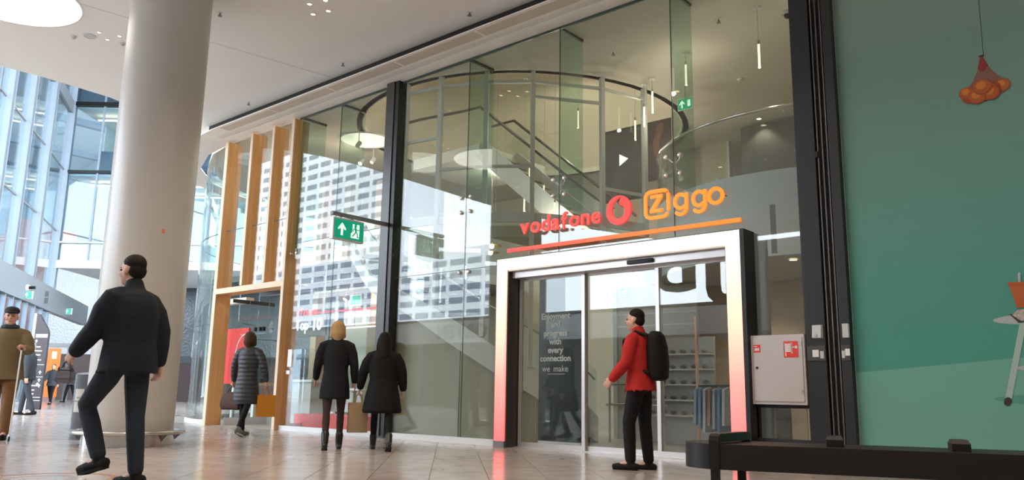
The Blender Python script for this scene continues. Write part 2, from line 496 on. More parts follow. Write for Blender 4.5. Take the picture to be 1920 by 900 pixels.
def round_light(cx, cy, r, label, group=None):
    t = thing('round_light_disc', label, 'ceiling light', (cx * KC, cy * KC, ZC), 0, group); r = r * KC
    obj('diffuser', lathe(bmesh.new(), [(0.001, 0.02), (r * 0.985, 0.02), (r * 0.985, 0.05), (0.001, 0.05)], 48), M['lamp'], t)
    obj('trim_ring', lathe(bmesh.new(), [(r * 0.985, -0.012), (r * 1.02, -0.012), (r * 1.02, 0.0), (r * 0.985, 0.06)], 48), M['white'], t, True)
    return t
round_light(-12.86, 3.46, 0.95, 'large glowing round light set in the white mall ceiling above the column')
def downlight(x, y, z, label, group, power=0, r=0.045, soft=False, spot=110, col=(1, 0.85, 0.66)):
    t = thing('downlight', label, 'downlight', (x, y, z), 0, group)
    obj('lens', lathe(bmesh.new(), [(0.001, -0.006), (r * 0.8, -0.006), (r * 0.8, 0.0), (0.001, 0.0)], 16), M['lampwarm' if not soft else 'discsoft'], t)
    obj('rim', lathe(bmesh.new(), [(r * 0.8, -0.012), (r, -0.012), (r, 0.0), (r * 0.8, 0.0)], 16), M['white'], t, True)
    if power: lamp('lamp', 'SPOT', (0, 0, -0.03), power, col, 0.04, None, t, spot)
    return t
for (x, y), n in zip(((-9.55, 6.37), (-9.78, 6.6), (-9.51, 6.68), (-9.27, 6.45)), ('nearest the column', 'lowest of the cluster', 'nearest the dark slot', 'at the top edge of the photo')):
    downlight(x * KC, y * KC, ZC, 'bright downlight in the ceiling cluster of four, ' + n, 'cluster of ceiling downlights', 22, spot=70)
for (x, y), n in zip(((-13.03, 4.8), (-12.91, 5.07), (-13.2, 5.0)), ('beside the round speaker', 'closest to the column', 'between speaker and column')):
    downlight(x * KC, y * KC, ZC, 'tiny white downlight left of the column, ' + n, 'small downlights left of the column', 10, 0.035, spot=70)
for x, y, n in ((-7.5, 5.0, 'second row, nearest the man in red'), (-4.5, 5.2, 'second row, over the bench end'), (-7.0, 2.0, 'first row, ahead of the column'), (-3.6, 2.2, 'first row, beside the bench'), (-0.8, 5.2, 'second row, facing the green print'), (-0.8, 2.2, 'first row, far right'), (-9.3, -0.5, 'row behind the camera')):
    downlight(x, y, ZC, 'unseen warm downlight added in the mall ceiling, ' + n, 'added mall downlights', 200, 0.08, spot=130, col=(1, 0.82, 0.62))  # unseen lamps, added to warm and lift the right side
t = thing('ceiling_speaker', 'round grey speaker grille flush in the ceiling left of the column', 'speaker', (-13.3 * KC, 4.76 * KC, ZC))
obj('grille', lathe(bmesh.new(), [(0.001, -0.008), (0.09, -0.008), (0.1, 0.0)], 24), M['lightgrey'], t); obj('rim', lathe(bmesh.new(), [(0.1, -0.01), (0.11, -0.01), (0.11, 0)], 24), M['white'], t)
def detector(x, y, z, label):
    t = thing('smoke_detector', label, 'smoke detector', (x, y, z), 0, 'smoke detectors')
    obj('base', lathe(bmesh.new(), [(0.001, -0.02), (0.05, -0.02), (0.055, 0)], 16), M['white'], t, True)
    obj('sensor', lathe(bmesh.new(), [(0.001, -0.055), (0.025, -0.05), (0.035, -0.02)], 16), M['lightgrey'], t, True)
detector(-13.52 * KC, 4.6 * KC, ZC, 'small white smoke detector under the round ceiling light')
detector(-13.16 * KC, 5.23 * KC, ZC, 'small white smoke detector touching the column outline')
def sprinkler(x, y, z, label, mt='grey'):
    t = thing('sprinkler', label, 'sprinkler', (x, y, z), 0, 'ceiling sprinklers')
    obj('stem', tube(bmesh.new(), [(0, 0, 0), (0, 0, -0.05)], 0.012, 8), M[mt], t)
    obj('deflector', lathe(bmesh.new(), [(0.001, -0.06), (0.035, -0.06), (0.035, -0.054), (0.001, -0.054)], 12), M[mt], t)
    obj('cover_plate', lathe(bmesh.new(), [(0.001, -0.006), (0.04, -0.006), (0.045, 0)], 14), M['white'], t)
for x, y, n in ((-10.86, 5.68, 'just right of the column top'), (-14.0, 8.09, 'by the left end of the black slot'), (-10.93, 8.05, 'above the dark steel post'), (-7.89, 8.06, 'near the top edge of the photo')):
    sprinkler(x * KC, y * KC, ZC, 'small sprinkler head in the white mall ceiling, ' + n)

# ------------------------------------------------------------------ column
cc = (-11.47, 5.22)
t = thing('column', 'thick round white column with a steel bumper ring at its foot', 'column', (*cc, 0))
obj('shaft', lathe(bmesh.new(), [(0.573, 0.12), (0.573, 6.85)], 64), M['column'], t, True)
obj('plinth', lathe(bmesh.new(), [(0.59, 0.0), (0.59, 0.15), (0.55, 0.16)], 64), M['steel'], t, True)
obj('bumper_ring', lathe(bmesh.new(), [(0.635, 0.185), (0.65, 0.205), (0.71, 0.205), (0.73, 0.19), (0.73, 0.165), (0.71, 0.15), (0.65, 0.15), (0.635, 0.165), (0.635, 0.185)], 72), M['steel'], t, 'all')
for k in range(8):
    a = R(20 + 45 * k); bm = bmesh.new()
    d = Vector((math.cos(a), math.sin(a), 0)); s = Vector((-d.y, d.x, 0)) * 0.006
    pts = [d * 0.58 + Vector((0, 0, 0.16)), d * 0.69 + Vector((0, 0, 0.16)), d * 0.58 + Vector((0, 0, 0.05))]
    va = [bm.verts.new(p + s) for p in pts]; vb = [bm.verts.new(p - s) for p in pts]
    bm.faces.new(va); bm.faces.new(vb[::-1])
    for i in range(3): bm.faces.new((va[i], vb[i], vb[(i + 1) % 3], va[(i + 1) % 3]))
    obj('bracket', bm, M['grey'], t)
pa = math.atan2(-5.22, 11.47) + R(18)
bm = bmesh.new(); d = Vector((math.cos(pa), math.sin(pa), 0)); p = d * 0.575 + Vector((0, 0, 2.93))
beam(bm, p - d * 0.004, p + d * 0.01, 0.035, 0.04); obj('sensor_tag', bm, M['orangeprint'], t)['label'] = 'small orange square tag'

# ------------------------------------------------------------------ shop front glazing, plane y = 9.3
YF, ZT, ZM = 9.3, 6.38, 2.745
win = setting('window_1')          # right bay, between the steel posts
xs = [-10.76, -9.06, -7.13, -5.20, -3.50]
for i in range(4):
    x0, x1 = xs[i] + 0.006, xs[i + 1] - 0.006
    bxo('glass_pane', M['glass'], win, x0, x1, YF, YF + 0.014, ZM + 0.006, ZT)
bxo('glass_pane', M['glass'], win, -10.754, xs[1] - 0.006, YF, YF + 0.014, 0.09, ZM - 0.006)
bxo('glass_pane', M['glass'], win, xs[1] + 0.006, -8.15, YF, YF + 0.014, 0.09, ZM - 0.006)
bxo('glass_pane', M['glass'], win, -4.19, -3.51, YF, YF + 0.014, 1.5, ZM - 0.006)
bxo('glass_pane', M['glass'], win, -4.19, -3.51, YF, YF + 0.014, 0.09, 0.69)
bxo('transom', M['dark'], win, -4.19, -3.5, YF - 0.02, YF + 0.03, 0.27, 0.31)
bxo('transom', M['dark'], win, -4.19, -3.5, YF - 0.02, YF + 0.03, 0.66, 0.70)
bxo('stile', M['dark'], win, -4.21, -4.15, YF - 0.02, YF + 0.03, 0.0, 1.5)
bm = B(-10.76, -8.15, YF, YF + 0.014, ZM - 0.005, ZM + 0.005)
for x in xs[1:4]: box(bm, x - 0.005, x + 0.005, YF, YF + 0.014, ZM, ZT)
box(bm, xs[1] - 0.005, xs[1] + 0.005, YF, YF + 0.014, 0.09, ZM)
obj('silicone_joint', bm, M['edge'], win)
bxo('kick_plate', M['whitealu'], win, -10.76, -8.16, YF - 0.03, YF + 0.04, 0.0, 0.09)
bxo('head_channel', M['edge'], win, -10.76, -3.5, YF - 0.01, YF + 0.02, ZT - 0.02, ZT + 0.03)
for x in xs[1:4]:
    bxo('glass_fin', M['glass_fin'], win, x - 0.009, x + 0.009, YF + 0.02, YF + 0.60, 3.55, ZT)
    bxo('fin_shoe', M['dark'], win, x - 0.02, x + 0.02, YF + 0.02, YF + 0.60, ZT - 0.02, ZT + 0.03)
def spider(x, z, parent, n=4):
    sp = bpy.data.objects.new('spider_fitting', None); link(sp, parent)
    bxo('hub', M['chrome'], sp, x - 0.02, x + 0.02, YF + 0.03, YF + 0.08, z - 0.11, z + 0.11, 0.006)
    arms = [(sx, sz) for sx in (-1, 1) for sz in (-1, 1)] if n == 4 else [(-1, 0), (1, 0)]
    for sx, sz in arms:
        e = (x + sx * 0.105, YF - 0.01, z + sz * 0.125)
        if n == 4: obj('arm', tube(bmesh.new(), [(x, YF + 0.055, z + sz * 0.03), (x + sx * 0.06, YF + 0.05, z + sz * 0.075), (e[0], YF + 0.03, e[2])], 0.011, 8), M['chrome'], sp, 'all')
        bm = bmesh.new(); ell(bm, (e[0], YF - 0.015, e[2]), (0.036, 0.022, 0.036), 14, 8); ell(bm, (e[0], YF + 0.028, e[2]), (0.03, 0.018, 0.03), 14, 8)
        obj('bolt', bm, M['chrome'], sp, 'all')
for x in xs[1:4]: spider(x, 3.83, win)
spider(xs[1], 2.70, win, 2)

win2 = setting('window_2')         # left bay, oak post to steel post
ym = -12.58
for x0, x1 in ((-13.98, ym - 0.005), (ym + 0.005, -11.08)):
    bxo('glass_pane', M['glass'], win2, x0, x1, YF, YF + 0.014, 0.09, 3.70)
    bxo('glass_pane', M['glass'], win2, x0, x1, YF, YF + 0.014, 3.71, ZT)
bm = B(ym - 0.005, ym + 0.005, YF, YF + 0.014, 0.09, ZT); box(bm, -13.98, -11.08, YF, YF + 0.014, 3.70, 3.71)
obj('silicone_joint', bm, M['edge'], win2)
bxo('kick_plate', M['whitealu'], win2, -13.98, -11.06, YF - 0.03, YF + 0.04, 0.0, 0.09)
bxo('head_channel', M['edge'], win2, -13.98, -11.08, YF - 0.01, YF + 0.02, ZT - 0.02, ZT + 0.03)
for x in (ym, -13.9):
    bxo('glass_fin', M['glass_fin'], win2, x - 0.009, x + 0.009, YF + 0.02, YF + 0.60, 3.55, ZT)
    bxo('fin_shoe', M['dark'], win2, x - 0.02, x + 0.02, YF + 0.02, YF + 0.60, ZT - 0.02, ZT + 0.03)
spider(-13.9, 3.5, win2, 2)
bxo('door_notice', M['white'], win2, -13.86, -13.72, YF - 0.006, YF - 0.001, 1.22, 1.56)['label'] = 'white paper notice on glass'
bxo('door_notice', M['white'], win2, -13.88, -13.76, YF - 0.006, YF - 0.001, 1.08, 1.15)['label'] = 'small white sticker on glass'

def steel_post(x0, x1, label):
    t = thing('steel_post', label, 'post', ((x0 + x1) / 2, YF, 0)); hw = (x1 - x0) / 2
    bxo('web', M['grey_post'], t, -hw, hw * 0.35, -0.12, 0.10, 0.0, 6.42, 0.008)
    bxo('cover_strip', M['dark'], t, hw * 0.42, hw, -0.10, 0.08, 0.0, 6.42, 0.006)
    bxo('gasket', M['groove'], t, hw * 0.30, hw * 0.48, -0.06, 0.06, 0.0, 6.42)
    bxo('base_shoe', M['grey_post'], t, -hw - 0.01, hw + 0.01, -0.13, 0.11, 0.0, 0.035)
    return t
steel_post(-11.08, -10.76, 'dark anthracite steel post between the two glazed bays behind the couple')
# double post and shutter guide on the right
t = thing('shutter_post', 'wide dark steel post left of the shutter guides, with key switch box', 'post', (-3.5, 9.2, 0))
bxo('column_casing', M['dark'], t, 0.02, 0.24, -0.02, 0.22, 0, 6.5, 0.006)
bxo('return_flange', M['dark'], t, 0.004, 0.02, 0.0, 0.22, 0, 6.5)
bxo('control_panel', M['grey_post'], t, 0.03, 0.235, -0.032, -0.018, 1.19, 1.36, 0.006)
bxo('key_plate', M['white'], t, 0.09, 0.16, -0.038, -0.030, 1.235, 1.315)
bxo('key_plate', M['lightgrey'], t, 0.175, 0.215, -0.038, -0.030, 1.22, 1.30)
bm = bmesh.new()
v = [bm.verts.new(q) for q in ((0.095, -0.02, 1.44), (0.215, -0.02, 1.44), (0.215, -0.02, 1.595), (0.095, -0.02, 1.595), (0.105, -0.07, 1.45), (0.205, -0.07, 1.45), (0.205, -0.05, 1.59), (0.105, -0.05, 1.59))]
for q in ((0, 3, 2, 1), (4, 5, 6, 7), (0, 1, 5, 4), (1, 2, 6, 5), (2, 3, 7, 6), (3, 0, 4, 7)): bm.faces.new([v[i] for i in q])
sb = obj('switch_box', bm, M['lightgrey'], t); sb['label'] = 'light grey key switch box'
o = obj('key_lock', lathe(bmesh.new(), [(0.001, 0.0), (0.014, 0.0), (0.014, 0.012), (0.001, 0.012)], 12), M['chrome'], sb); o.rotation_euler = (math.pi / 2, 0, 0); o.location = (0.15, -0.066, 1.475)
bxo('kick_plate', M['black'], t, 0.0, 0.24, -0.03, -0.018, 0.0, 0.12)
t = thing('shutter_guide', 'black roller shutter guide with two slim grey rails between the dark posts', 'shutter guide', (-3.26, 9.2, 0))
bxo('channel', M['groove'], t, 0.0, 0.16, 0.05, 0.2, 0, 6.5)
for k in range(3): bxo('guide_rail', M['rail_edge'], t, 0.02 + 0.055 * k, 0.032 + 0.055 * k, 0.0, 0.16, 0, 6.5)
bxo('bottom_stop', M['black'], t, 0.0, 0.16, -0.02, 0.2, 0, 0.08)
bxo('latch', M['black'], t, 0.0, 0.03, -0.03, 0.02, 3.55, 3.62)
t = thing('shutter_post', 'dark steel post right of the shutter guides, against the green print', 'post', (-3.10, 9.2, 0))
bxo('column_casing', M['dark'], t, 0.0, 0.11, -0.02, 0.22, 0, 6.5, 0.006)
bxo('control_panel', M['grey_post'], t, 0.005, 0.105, -0.032, -0.018, 1.19, 1.36, 0.006)
bxo('key_plate', M['lightgrey'], t, 0.015, 0.045, -0.038, -0.03, 1.22, 1.30); bxo('key_plate', M['white'], t, 0.05, 0.1, -0.038, -0.03, 1.245, 1.32)
bxo('switch_box', M['lightgrey'], t, 0.04, 0.108, -0.065, -0.02, 1.44, 1.595, 0.006)

# ------------------------------------------------------------------ oak posts, beam and doorway
def oak(x0, x1, z0, label):
    t = thing('oak_post', label, 'post', (x0, 9.2, 0))
    bxo('lit_front_face', M['wood_pale'], t, 0, x1 - x0, -0.03, 0.0, z0, 6.36, 0.004)  # paler oak paints in the light on the front face
    bxo('fin_board', M['wood'], t, 0.004, x1 - x0 - 0.004, 0.0, 0.34, z0, 6.36, 0.004)
oak(-16.72, -16.60, 0, 'thick oak post at the left corner of the shop, running from floor to ceiling')
oak(-15.66, -15.57, 2.96, 'oak fin above the doorway, next to the corner post')
oak(-14.80, -14.72, 2.96, 'oak fin above the doorway, beside the bright starry lamp')
oak(-14.08, -13.99, 0, 'slim full height oak post at the right side of the doorway')
t = thing('oak_beam', 'horizontal oak beam over the doorway where the woman walks', 'beam', (-16.6, 9.2, 2.83))
bxo('lit_front_face', M['wood_pale'], t, 0, 2.52, -0.03, 0, 0, 0.12, 0.004); bxo('core', M['wood'], t, 0, 2.52, 0, 0.32, 0.0, 0.12)  # front again in the paler, lit tone
win4 = setting('window_3')         # panes between the oak fins above the doorway
for x0, x1 in ((-16.59, -15.67), (-15.56, -14.81), (-14.71, -14.09)):
    bxo('glass_pane', M['glass'], win4, x0, x1, YF, YF + 0.014, 2.96, 4.27); bxo('glass_pane', M['glass'], win4, x0, x1, YF, YF + 0.014, 4.285, 6.36)
    bxo('transom', M['edge'], win4, x0, x1, YF, YF + 0.014, 4.27, 4.285)
door2 = setting('door_2')
bxo('door_header', M['whitealu'], door2, -17.5, -16.55, 9.9, 10.1, 2.72, 2.84); bxo('door_panel', M['glass'], door2, -16.50, -16.48, 9.55, 10.6, 0.08, 2.7)
bxo('door_rail', M['alu'], door2, -16.51, -16.47, 9.55, 10.6, 0.0, 0.16); bxo('door_rail', M['dark'], door2, -16.51, -16.47, 9.55, 10.6, 2.68, 2.76)
bxo('door_panel', M['glass'], door2, -14.16, -14.14, 9.55, 10.6, 0.08, 2.7); bxo('door_rail', M['alu'], door2, -14.17, -14.13, 9.55, 10.6, 0, 0.12)

# curved corner glazing left of the oak posts
wc = setting('window_4')
ccx, ccy, cr_ = -16.75, 13.65, 4.3
for k in range(9):
    a0, a1 = -91 - 10 * k, -101 - 10 * k
    for z0, z1 in ((0.1, 2.2), (2.21, 4.27), (4.28, 6.36)):
        obj('glass_pane', arcband(bmesh.new(), (ccx, ccy), cr_, a0 - 0.1, a1 + 0.1, z0, z1, 0.014, 4), M['glass'], wc, True)
for z, h in ((2.2, 0.012), (4.27, 0.012)): obj('transom', arcband(bmesh.new(), (ccx, ccy), cr_ + 0.002, -91, -181, z, z + h, 0.018, 36), M['edge'], wc, True)
obj('kick_plate', arcband(bmesh.new(), (ccx, ccy), cr_ + 0.02, -91, -181, 0, 0.10, 0.06, 36), M['whitealu'], wc, True)

# ------------------------------------------------------------------ lit portal
LED = gradient('led_panel', [(0.0, (1.0, 0.13, 0.14)), (0.30, (1.0, 0.26, 0.22)), (0.62, (1.0, 0.54, 0.38)), (0.90, (1.0, 0.80, 0.58)), (1.0, (1.0, 0.86, 0.68))], emit=0.92)
t = thing('entrance_portal', 'glowing portal frame round the sliding doors, cream above fading to red at the floor', 'portal', (0, 0, 0))
YP = 9.1
bm = bmesh.new()
box(bm, -8.165, -7.975, YP, YP + 0.03, 0.09, 2.62); box(bm, -8.165, -4.205, YP, YP + 0.03, 2.62, 2.79); box(bm, -4.395, -4.205, YP, YP + 0.03, 0.09, 2.62)
obj('light_panel', bm, LED, t)
bm = bmesh.new()
box(bm, -8.175, -8.165, YP - 0.004, YP + 0.3, 0, 2.80); box(bm, -8.175, -4.195, YP - 0.004, YP + 0.3, 2.79, 2.805)
obj('outer_casing', bm, M['grey'], t)
bxo('side_casing', M['dark'], t, -4.205, -4.15, YP, YP + 0.30, 0, 2.80)
bxo('side_return', M['lightgrey'], t, -4.19, -4.17, YP + 0.3, YP + 0.75, 0, 2.80)
for x in (-7.985, -4.415): bxo('reveal', M['grey_post'], t, x, x + 0.03, YP + 0.03, YP + 0.34, 0, 2.62)
bxo('soffit', M['whitealu'], t, -7.955, -4.415, YP + 0.03, YP + 0.34, 2.60, 2.62)
bxo('header_box', M['alu'], t, -7.955, -4.415, YP + 0.12, YP + 0.34, 2.50, 2.60, 0.005)
for x in (-8.165, -4.395): bxo('plinth_block', M['grey'], t, x, x + 0.19, YP - 0.002, YP + 0.03, 0, 0.09)
o = obj('motion_sensor', B(-5.88, -5.48, YP + 0.08, YP + 0.12, 2.52, 2.58, 0.018), M['black'], t, True)
d1 = setting('door_1')
YD = 9.38
for k, (x0, x1) in enumerate(((-7.94, -6.72), (-6.78, -5.5), (-5.56, -4.42))):
    y = YD + (0.0 if k != 1 else 0.05)
    bm = bmesh.new(); st = 0.055
    box(bm, x0, x0 + st, y, y + 0.04, 0.01, 2.52); box(bm, x1 - st, x1, y, y + 0.04, 0.01, 2.52); box(bm, x0 + st, x1 - st, y, y + 0.04, 0.01, 0.075); box(bm, x0 + st, x1 - st, y, y + 0.04, 2.47, 2.52)
    lf = obj('door_leaf', bm, M['alu'], d1); obj('glass_pane', B(x0 + st, x1 - st, y + 0.014, y + 0.026, 0.075, 2.47), M['glass'], lf)
bxo('threshold', M['alu'], d1, -7.95, -4.42, YD - 0.06, YD + 0.12, 0.0, 0.012)
vin = thing('door_lettering', 'pale grey slogan lettering on the left glass door', 'lettering', (-7.25, YD + 0.008, 0))
for z, s in ((1.865, 'Enjoyment'), (1.745, 'and'), (1.615, 'progress'), (1.495, 'with'), (1.37, 'every'), (1.25, 'connection')):
    text('word', s, 0.125, 0.003, M['text'], vin, (0, 0, z), off=0.0035, align='CENTER')
text('word', 'we', 0.125, 0.003, M['text'], vin, (-0.17, 0, 1.10), off=0.0, align='CENTER'); text('word', 'make', 0.125, 0.003, M['text'], vin, (0.10, 0, 1.10), off=0.0, align='CENTER')
bxo('underline', M['text'], vin, -0.14, 0.17, -0.0015, 0.0015, 1.06, 1.068)

# ------------------------------------------------------------------ sign above the portal
YS = 9.2
t = thing('word_sign', 'red lower case lettering on the glass left of the round red emblem', 'sign')
for x_ in (-7.6, -7.1, -6.6): bxo('standoff', M['grey'], t, x_ - 0.006, x_ + 0.006, YS, YF, 3.24, 3.252)
fit_letters('vodafone', -7.79, -6.31, 0.335, 0.03, M['red'], t, YS, 3.165, 0.0065, 0.03)
t = thing('round_emblem', 'round red emblem with a curled drop shaped opening, in the middle of the sign', 'emblem')
outer = [(x * 0.98, y) for x, y in circ(0, 0, 0.207, 48)]
drop = [(0.035, 0.185), (-0.02, 0.165), (-0.075, 0.115), (-0.105, 0.045), (-0.108, -0.02), (-0.085, -0.082), (-0.035, -0.12), (0.025, -0.122), (0.075, -0.09), (0.098, -0.035), (0.092, 0.02), (0.062, 0.058), (0.02, 0.075), (0.01, 0.10), (0.022, 0.14), (0.05, 0.175)]
for z_ in (3.13, 3.46): bxo('standoff', M['grey'], t, -6.15, -6.138, YS, YF, z_ - 0.006 + (0.1 if z_ < 3.3 else -0.1), z_ + 0.006 + (0.1 if z_ < 3.3 else -0.1))
o = flat('emblem_disc', [outer, drop], 0.03, M['red'], t); xz(o, -6.005, YS, 3.297)
t = thing('word_sign', 'orange rounded lettering with a boxed first letter, right of the red emblem', 'sign')
def stroke(pts, wd):
    L_, Rt = [], []
    n = len(pts)
    for i, p in enumerate(pts):
        a = Vector(pts[max(0, i - 1)]); b_ = Vector(pts[min(n - 1, i + 1)])
        d = (b_ - a).normalized(); nn = Vector((-d.y, d.x)) * wd / 2
        L_.append((p[0] + nn.x, p[1] + nn.y)); Rt.append((p[0] - nn.x, p[1] - nn.y))
    cap = lambda c, a: [(c[0] + wd / 2 * math.cos(a + math.pi / 8 * k), c[1] + wd / 2 * math.sin(a + math.pi / 8 * k)) for k in range(1, 8)]
    d1_ = Vector(pts[-1]) - Vector(pts[-2]); d0_ = Vector(pts[1]) - Vector(pts[0])
    e = [(pts[-1][0] + wd / 2 * math.cos(math.atan2(d1_.y, d1_.x) + math.pi / 2 - math.pi / 8 * k), pts[-1][1] + wd / 2 * math.sin(math.atan2(d1_.y, d1_.x) + math.pi / 2 - math.pi / 8 * k)) for k in range(1, 8)]
    s = [(pts[0][0] + wd / 2 * math.cos(math.atan2(d0_.y, d0_.x) - math.pi / 2 - math.pi / 8 * k), pts[0][1] + wd / 2 * math.sin(math.atan2(d0_.y, d0_.x) - math.pi / 2 - math.pi / 8 * k)) for k in range(1, 8)]
    return L_ + e + Rt[::-1] + s
W_ = 0.047
def orange(name, splines, dx, dz=0.0, dy=0.0):
    o = flat(name, splines, 0.03, M['orange'], t); xz(o, dx, YS + dy, dz); return o
bx = [(0.325, 0.335), (0.305, 0.355), (0.275, 0.36)] + [(0.08, 0.36)] + circ(0.08, 0.28, 0.08, 6, 90, 180) + circ(0.08, 0.08, 0.08, 6, 180, 270) + [(0.265, 0.0), (0.30, 0.005), (0.325, 0.03)]
for x_, z_ in ((-5.58, 3.3), (-4.70, 3.31), (-4.45, 3.29)): bxo('standoff', M['grey'], t, x_ - 0.006, x_ + 0.006, YS, YF, z_ - 0.006, z_ + 0.006)
orange('letter_box', [stroke(bx, W_)], -5.575, 3.117)['label'] = 'open rounded square outline'
orange('letter', [[(-0.005, 0.222), (0.175, 0.222), (0.175, 0.182), (0.062, 0.024), (0.178, 0.024), (0.178, -0.02), (-0.015, -0.02), (-0.015, 0.018), (0.102, 0.178), (-0.005, 0.178)]], -5.49, 3.205)
orange('letter', [stroke([(0, 0.0), (0, 0.20)], W_)], -5.225, 3.205)
for dx in (-5.045, -4.78):
    ring = [(0.085 * math.cos(R(a)), 0.092 * math.sin(R(a))) for a in range(50, 311, 13)]
    orange('letter', [stroke(ring, W_)], dx, 3.285)
    tail = [(0.085, 0.09), (0.085, -0.08)] + [(0.0 + 0.085 * math.cos(R(a)), -0.09 + 0.085 * math.sin(R(a))) for a in range(-10, -150, -14)]
    orange('letter', [stroke(tail, W_)], dx, 3.285, 0.001)
orange('letter', [circ(0, 0, 0.118, 36), circ(0, 0, 0.07, 36)], -4.545, 3.285)
LINE = gradient('sign_line', [(0.0, (1.0, 0.055, 0.045)), (0.35, (1.0, 0.10, 0.03)), (0.65, (1.0, 0.19, 0.015)), (1.0, (1.0, 0.24, 0.01))], emit=0.56, axis=0)
t = thing('sign_line', 'long thin bar under the lettering, red at the left turning orange at the right', 'sign')
o = bxo('light_bar', LINE, t, -8.04, -4.22, YS - 0.015, YS + 0.015, 2.905, 2.96)
for x in (-7.9, -6.5, -5.2, -4.4): bxo('standoff', M['grey'], t, x - 0.01, x + 0.01, YS + 0.015, YF, 2.92, 2.945)

# ------------------------------------------------------------------ exit sign on its bracket
t = thing('exit_sign', 'green lit exit sign with arrow and running figure, hanging from the steel post bracket', 'exit sign', (-10.93, 0, 0))
bxo('bracket', M['grey'], t, -0.035, 0.035, 8.0, 9.178, 3.68, 3.74)
bxo('hanger', M['grey'], t, -0.02, 0.02, 8.18, 8.2, 3.64, 3.69); bxo('hanger', M['grey'], t, -0.02, 0.02, 8.42, 8.44, 3.64, 3.69)
hs = bxo('housing', M['whitealu'], t, -0.045, 0.045, 8.01, 8.66, 3.27, 3.65, 0.006)
bxo('green_panel', M['signgreen'], hs, 0.045, 0.05, 8.04, 8.64, 3.30, 3.62)
def pict(splines, y, z, k=1.0, nm='pictogram'):
    o = flat(nm, splines, 0.004, M['signwhite'], hs); o.rotation_euler = (math.pi / 2, 0, math.pi / 2); o.location = (0.052, y, z); o.scale = (k, k, 1); return o
ARROW = [(-0.02, -0.1), (0.02, -0.1), (0.02, 0.02), (0.05, -0.01), (0.075, -0.01), (0.075, 0.01), (0.0, 0.10), (-0.075, 0.01), (-0.075, -0.01), (-0.05, -0.01), (-0.02, 0.02)]
pict([ARROW], 8.19, 3.46, 1.1)
pict([[(-0.09, -0.125), (0.085, -0.125), (0.085, 0.12), (0.03, 0.12), (0.03, 0.06), (-0.02, 0.06), (-0.02, 0.12), (-0.06, 0.12), (-0.06, -0.02), (-0.09, -0.05)]], 8.47, 3.46, 1.0, 'doorway_pictogram')
def pg(splines, y, z):
    o = flat('running_figure', splines, 0.003, M['signgreen'], hs); o.rotation_euler = (math.pi / 2, 0, math.pi / 2); o.location = (0.0555, y, z); return o
pg([circ(-0.01, 0.085, 0.018, 14)], 8.47, 3.46)
pg([stroke([(-0.005, 0.055), (0.012, -0.01)], 0.036)], 8.47, 3.46); pg([stroke([(0.012, -0.01), (-0.02, -0.055), (-0.055, -0.09)], 0.02)], 8.47, 3.46)
pg([stroke([(0.012, -0.01), (0.05, -0.05), (0.045, -0.1), (0.07, -0.1)], 0.02)], 8.47, 3.46); pg([stroke([(0.0, 0.05), (-0.045, 0.025), (-0.05, -0.01)], 0.016)], 8.47, 3.46); pg([stroke([(0.0, 0.05), (0.045, 0.02), (0.075, 0.03)], 0.016)], 8.47, 3.46)

# ------------------------------------------------------------------ fire hose cabinet
t = thing('fire_hose_cabinet', 'white fire hose cabinet with red pictograms right of the glowing portal', 'cabinet', (-4.145, 9.17, 0.70))
bxo('body', M['cabinet'], t, 0.0, 0.645, 0.0, 0.12, 0, 0.80, 0.006)
dr = bxo('door', M['cabinet'], t, 0.03, 0.62, -0.012, 0.0, 0.035, 0.765, 0.004)
o = obj('lock', lathe(bmesh.new(), [(0.001, 0), (0.014, 0), (0.014, 0.01), (0.001, 0.01)], 12), M['black'], dr); o.rotation_euler = (math.pi / 2, 0, 0); o.location = (0.075, -0.012, 0.42)
for z in (0.13, 0.67): bxo('hinge', M['steel'], dr, 0.595, 0.617, -0.02, -0.012, z, z + 0.035)
pl = bxo('hose_pictogram', M['redpaint'], dr, 0.405, 0.575, -0.016, -0.012, 0.535, 0.72)
bm = bmesh.new()
for k in range(5): box(bm, 0.41, 0.505, -0.018, -0.016, 0.598 + 0.02 * k, 0.613 + 0.02 * k)
box(bm, 0.41, 0.42, -0.018, -0.016, 0.59, 0.705); box(bm, 0.495, 0.51, -0.018, -0.016, 0.58, 0.705); box(bm, 0.505, 0.54, -0.018, -0.016, 0.645, 0.658); box(bm, 0.425, 0.435, -0.018, -0.016, 0.55, 0.59)
for q in (circ(0.552, 0.652, 0.018, 14),):
    vs = [bm.verts.new((x, -0.018, z)) for x, z in q]; bm.faces.new(vs)
obj('pictogram', bm, M['white'], dr)
bxo('small_pictogram', M['redpaint'], dr, 0.04, 0.125, -0.016, -0.012, 0.60, 0.69)
bm = B(0.055, 0.11, -0.018, -0.016, 0.62, 0.65); box(bm, 0.05, 0.09, -0.018, -0.016, 0.665, 0.675); obj('pictogram', bm, M['white'], dr)

# ------------------------------------------------------------------ green print on the right wall
wr = tag(bxo('wall_right', M['walldark'], None, -3.0, 5.5, 9.33, 9.7, 0, 7.0), kind='structure')
t = thing('wall_print', 'huge printed wall panel of a green set with hanging oranges and a white table', 'poster', (0, 0, 0))
GW = gradient('printed_green_wall_falloff', [(0.0, (0.045, 0.265, 0.205)), (0.25, (0.062, 0.275, 0.225)), (0.45, (0.125, 0.285, 0.235)), (0.72, (0.22, 0.31, 0.25)), (1.0, (0.26, 0.30, 0.22))], rough=0.55, axis=1)  # ramp also holds the light falloff over the print, greyer at the top
GF = gradient('printed_green_floor', [(0.0, (0.16, 0.37, 0.30)), (0.6, (0.135, 0.36, 0.29)), (1.0, (0.10, 0.315, 0.245))], rough=0.55, axis=1)
YG = 9.28
bxo('panel_board', M['white'], t, -2.99, 1.0, YG, YG + 0.05, 0.1, 6.4)
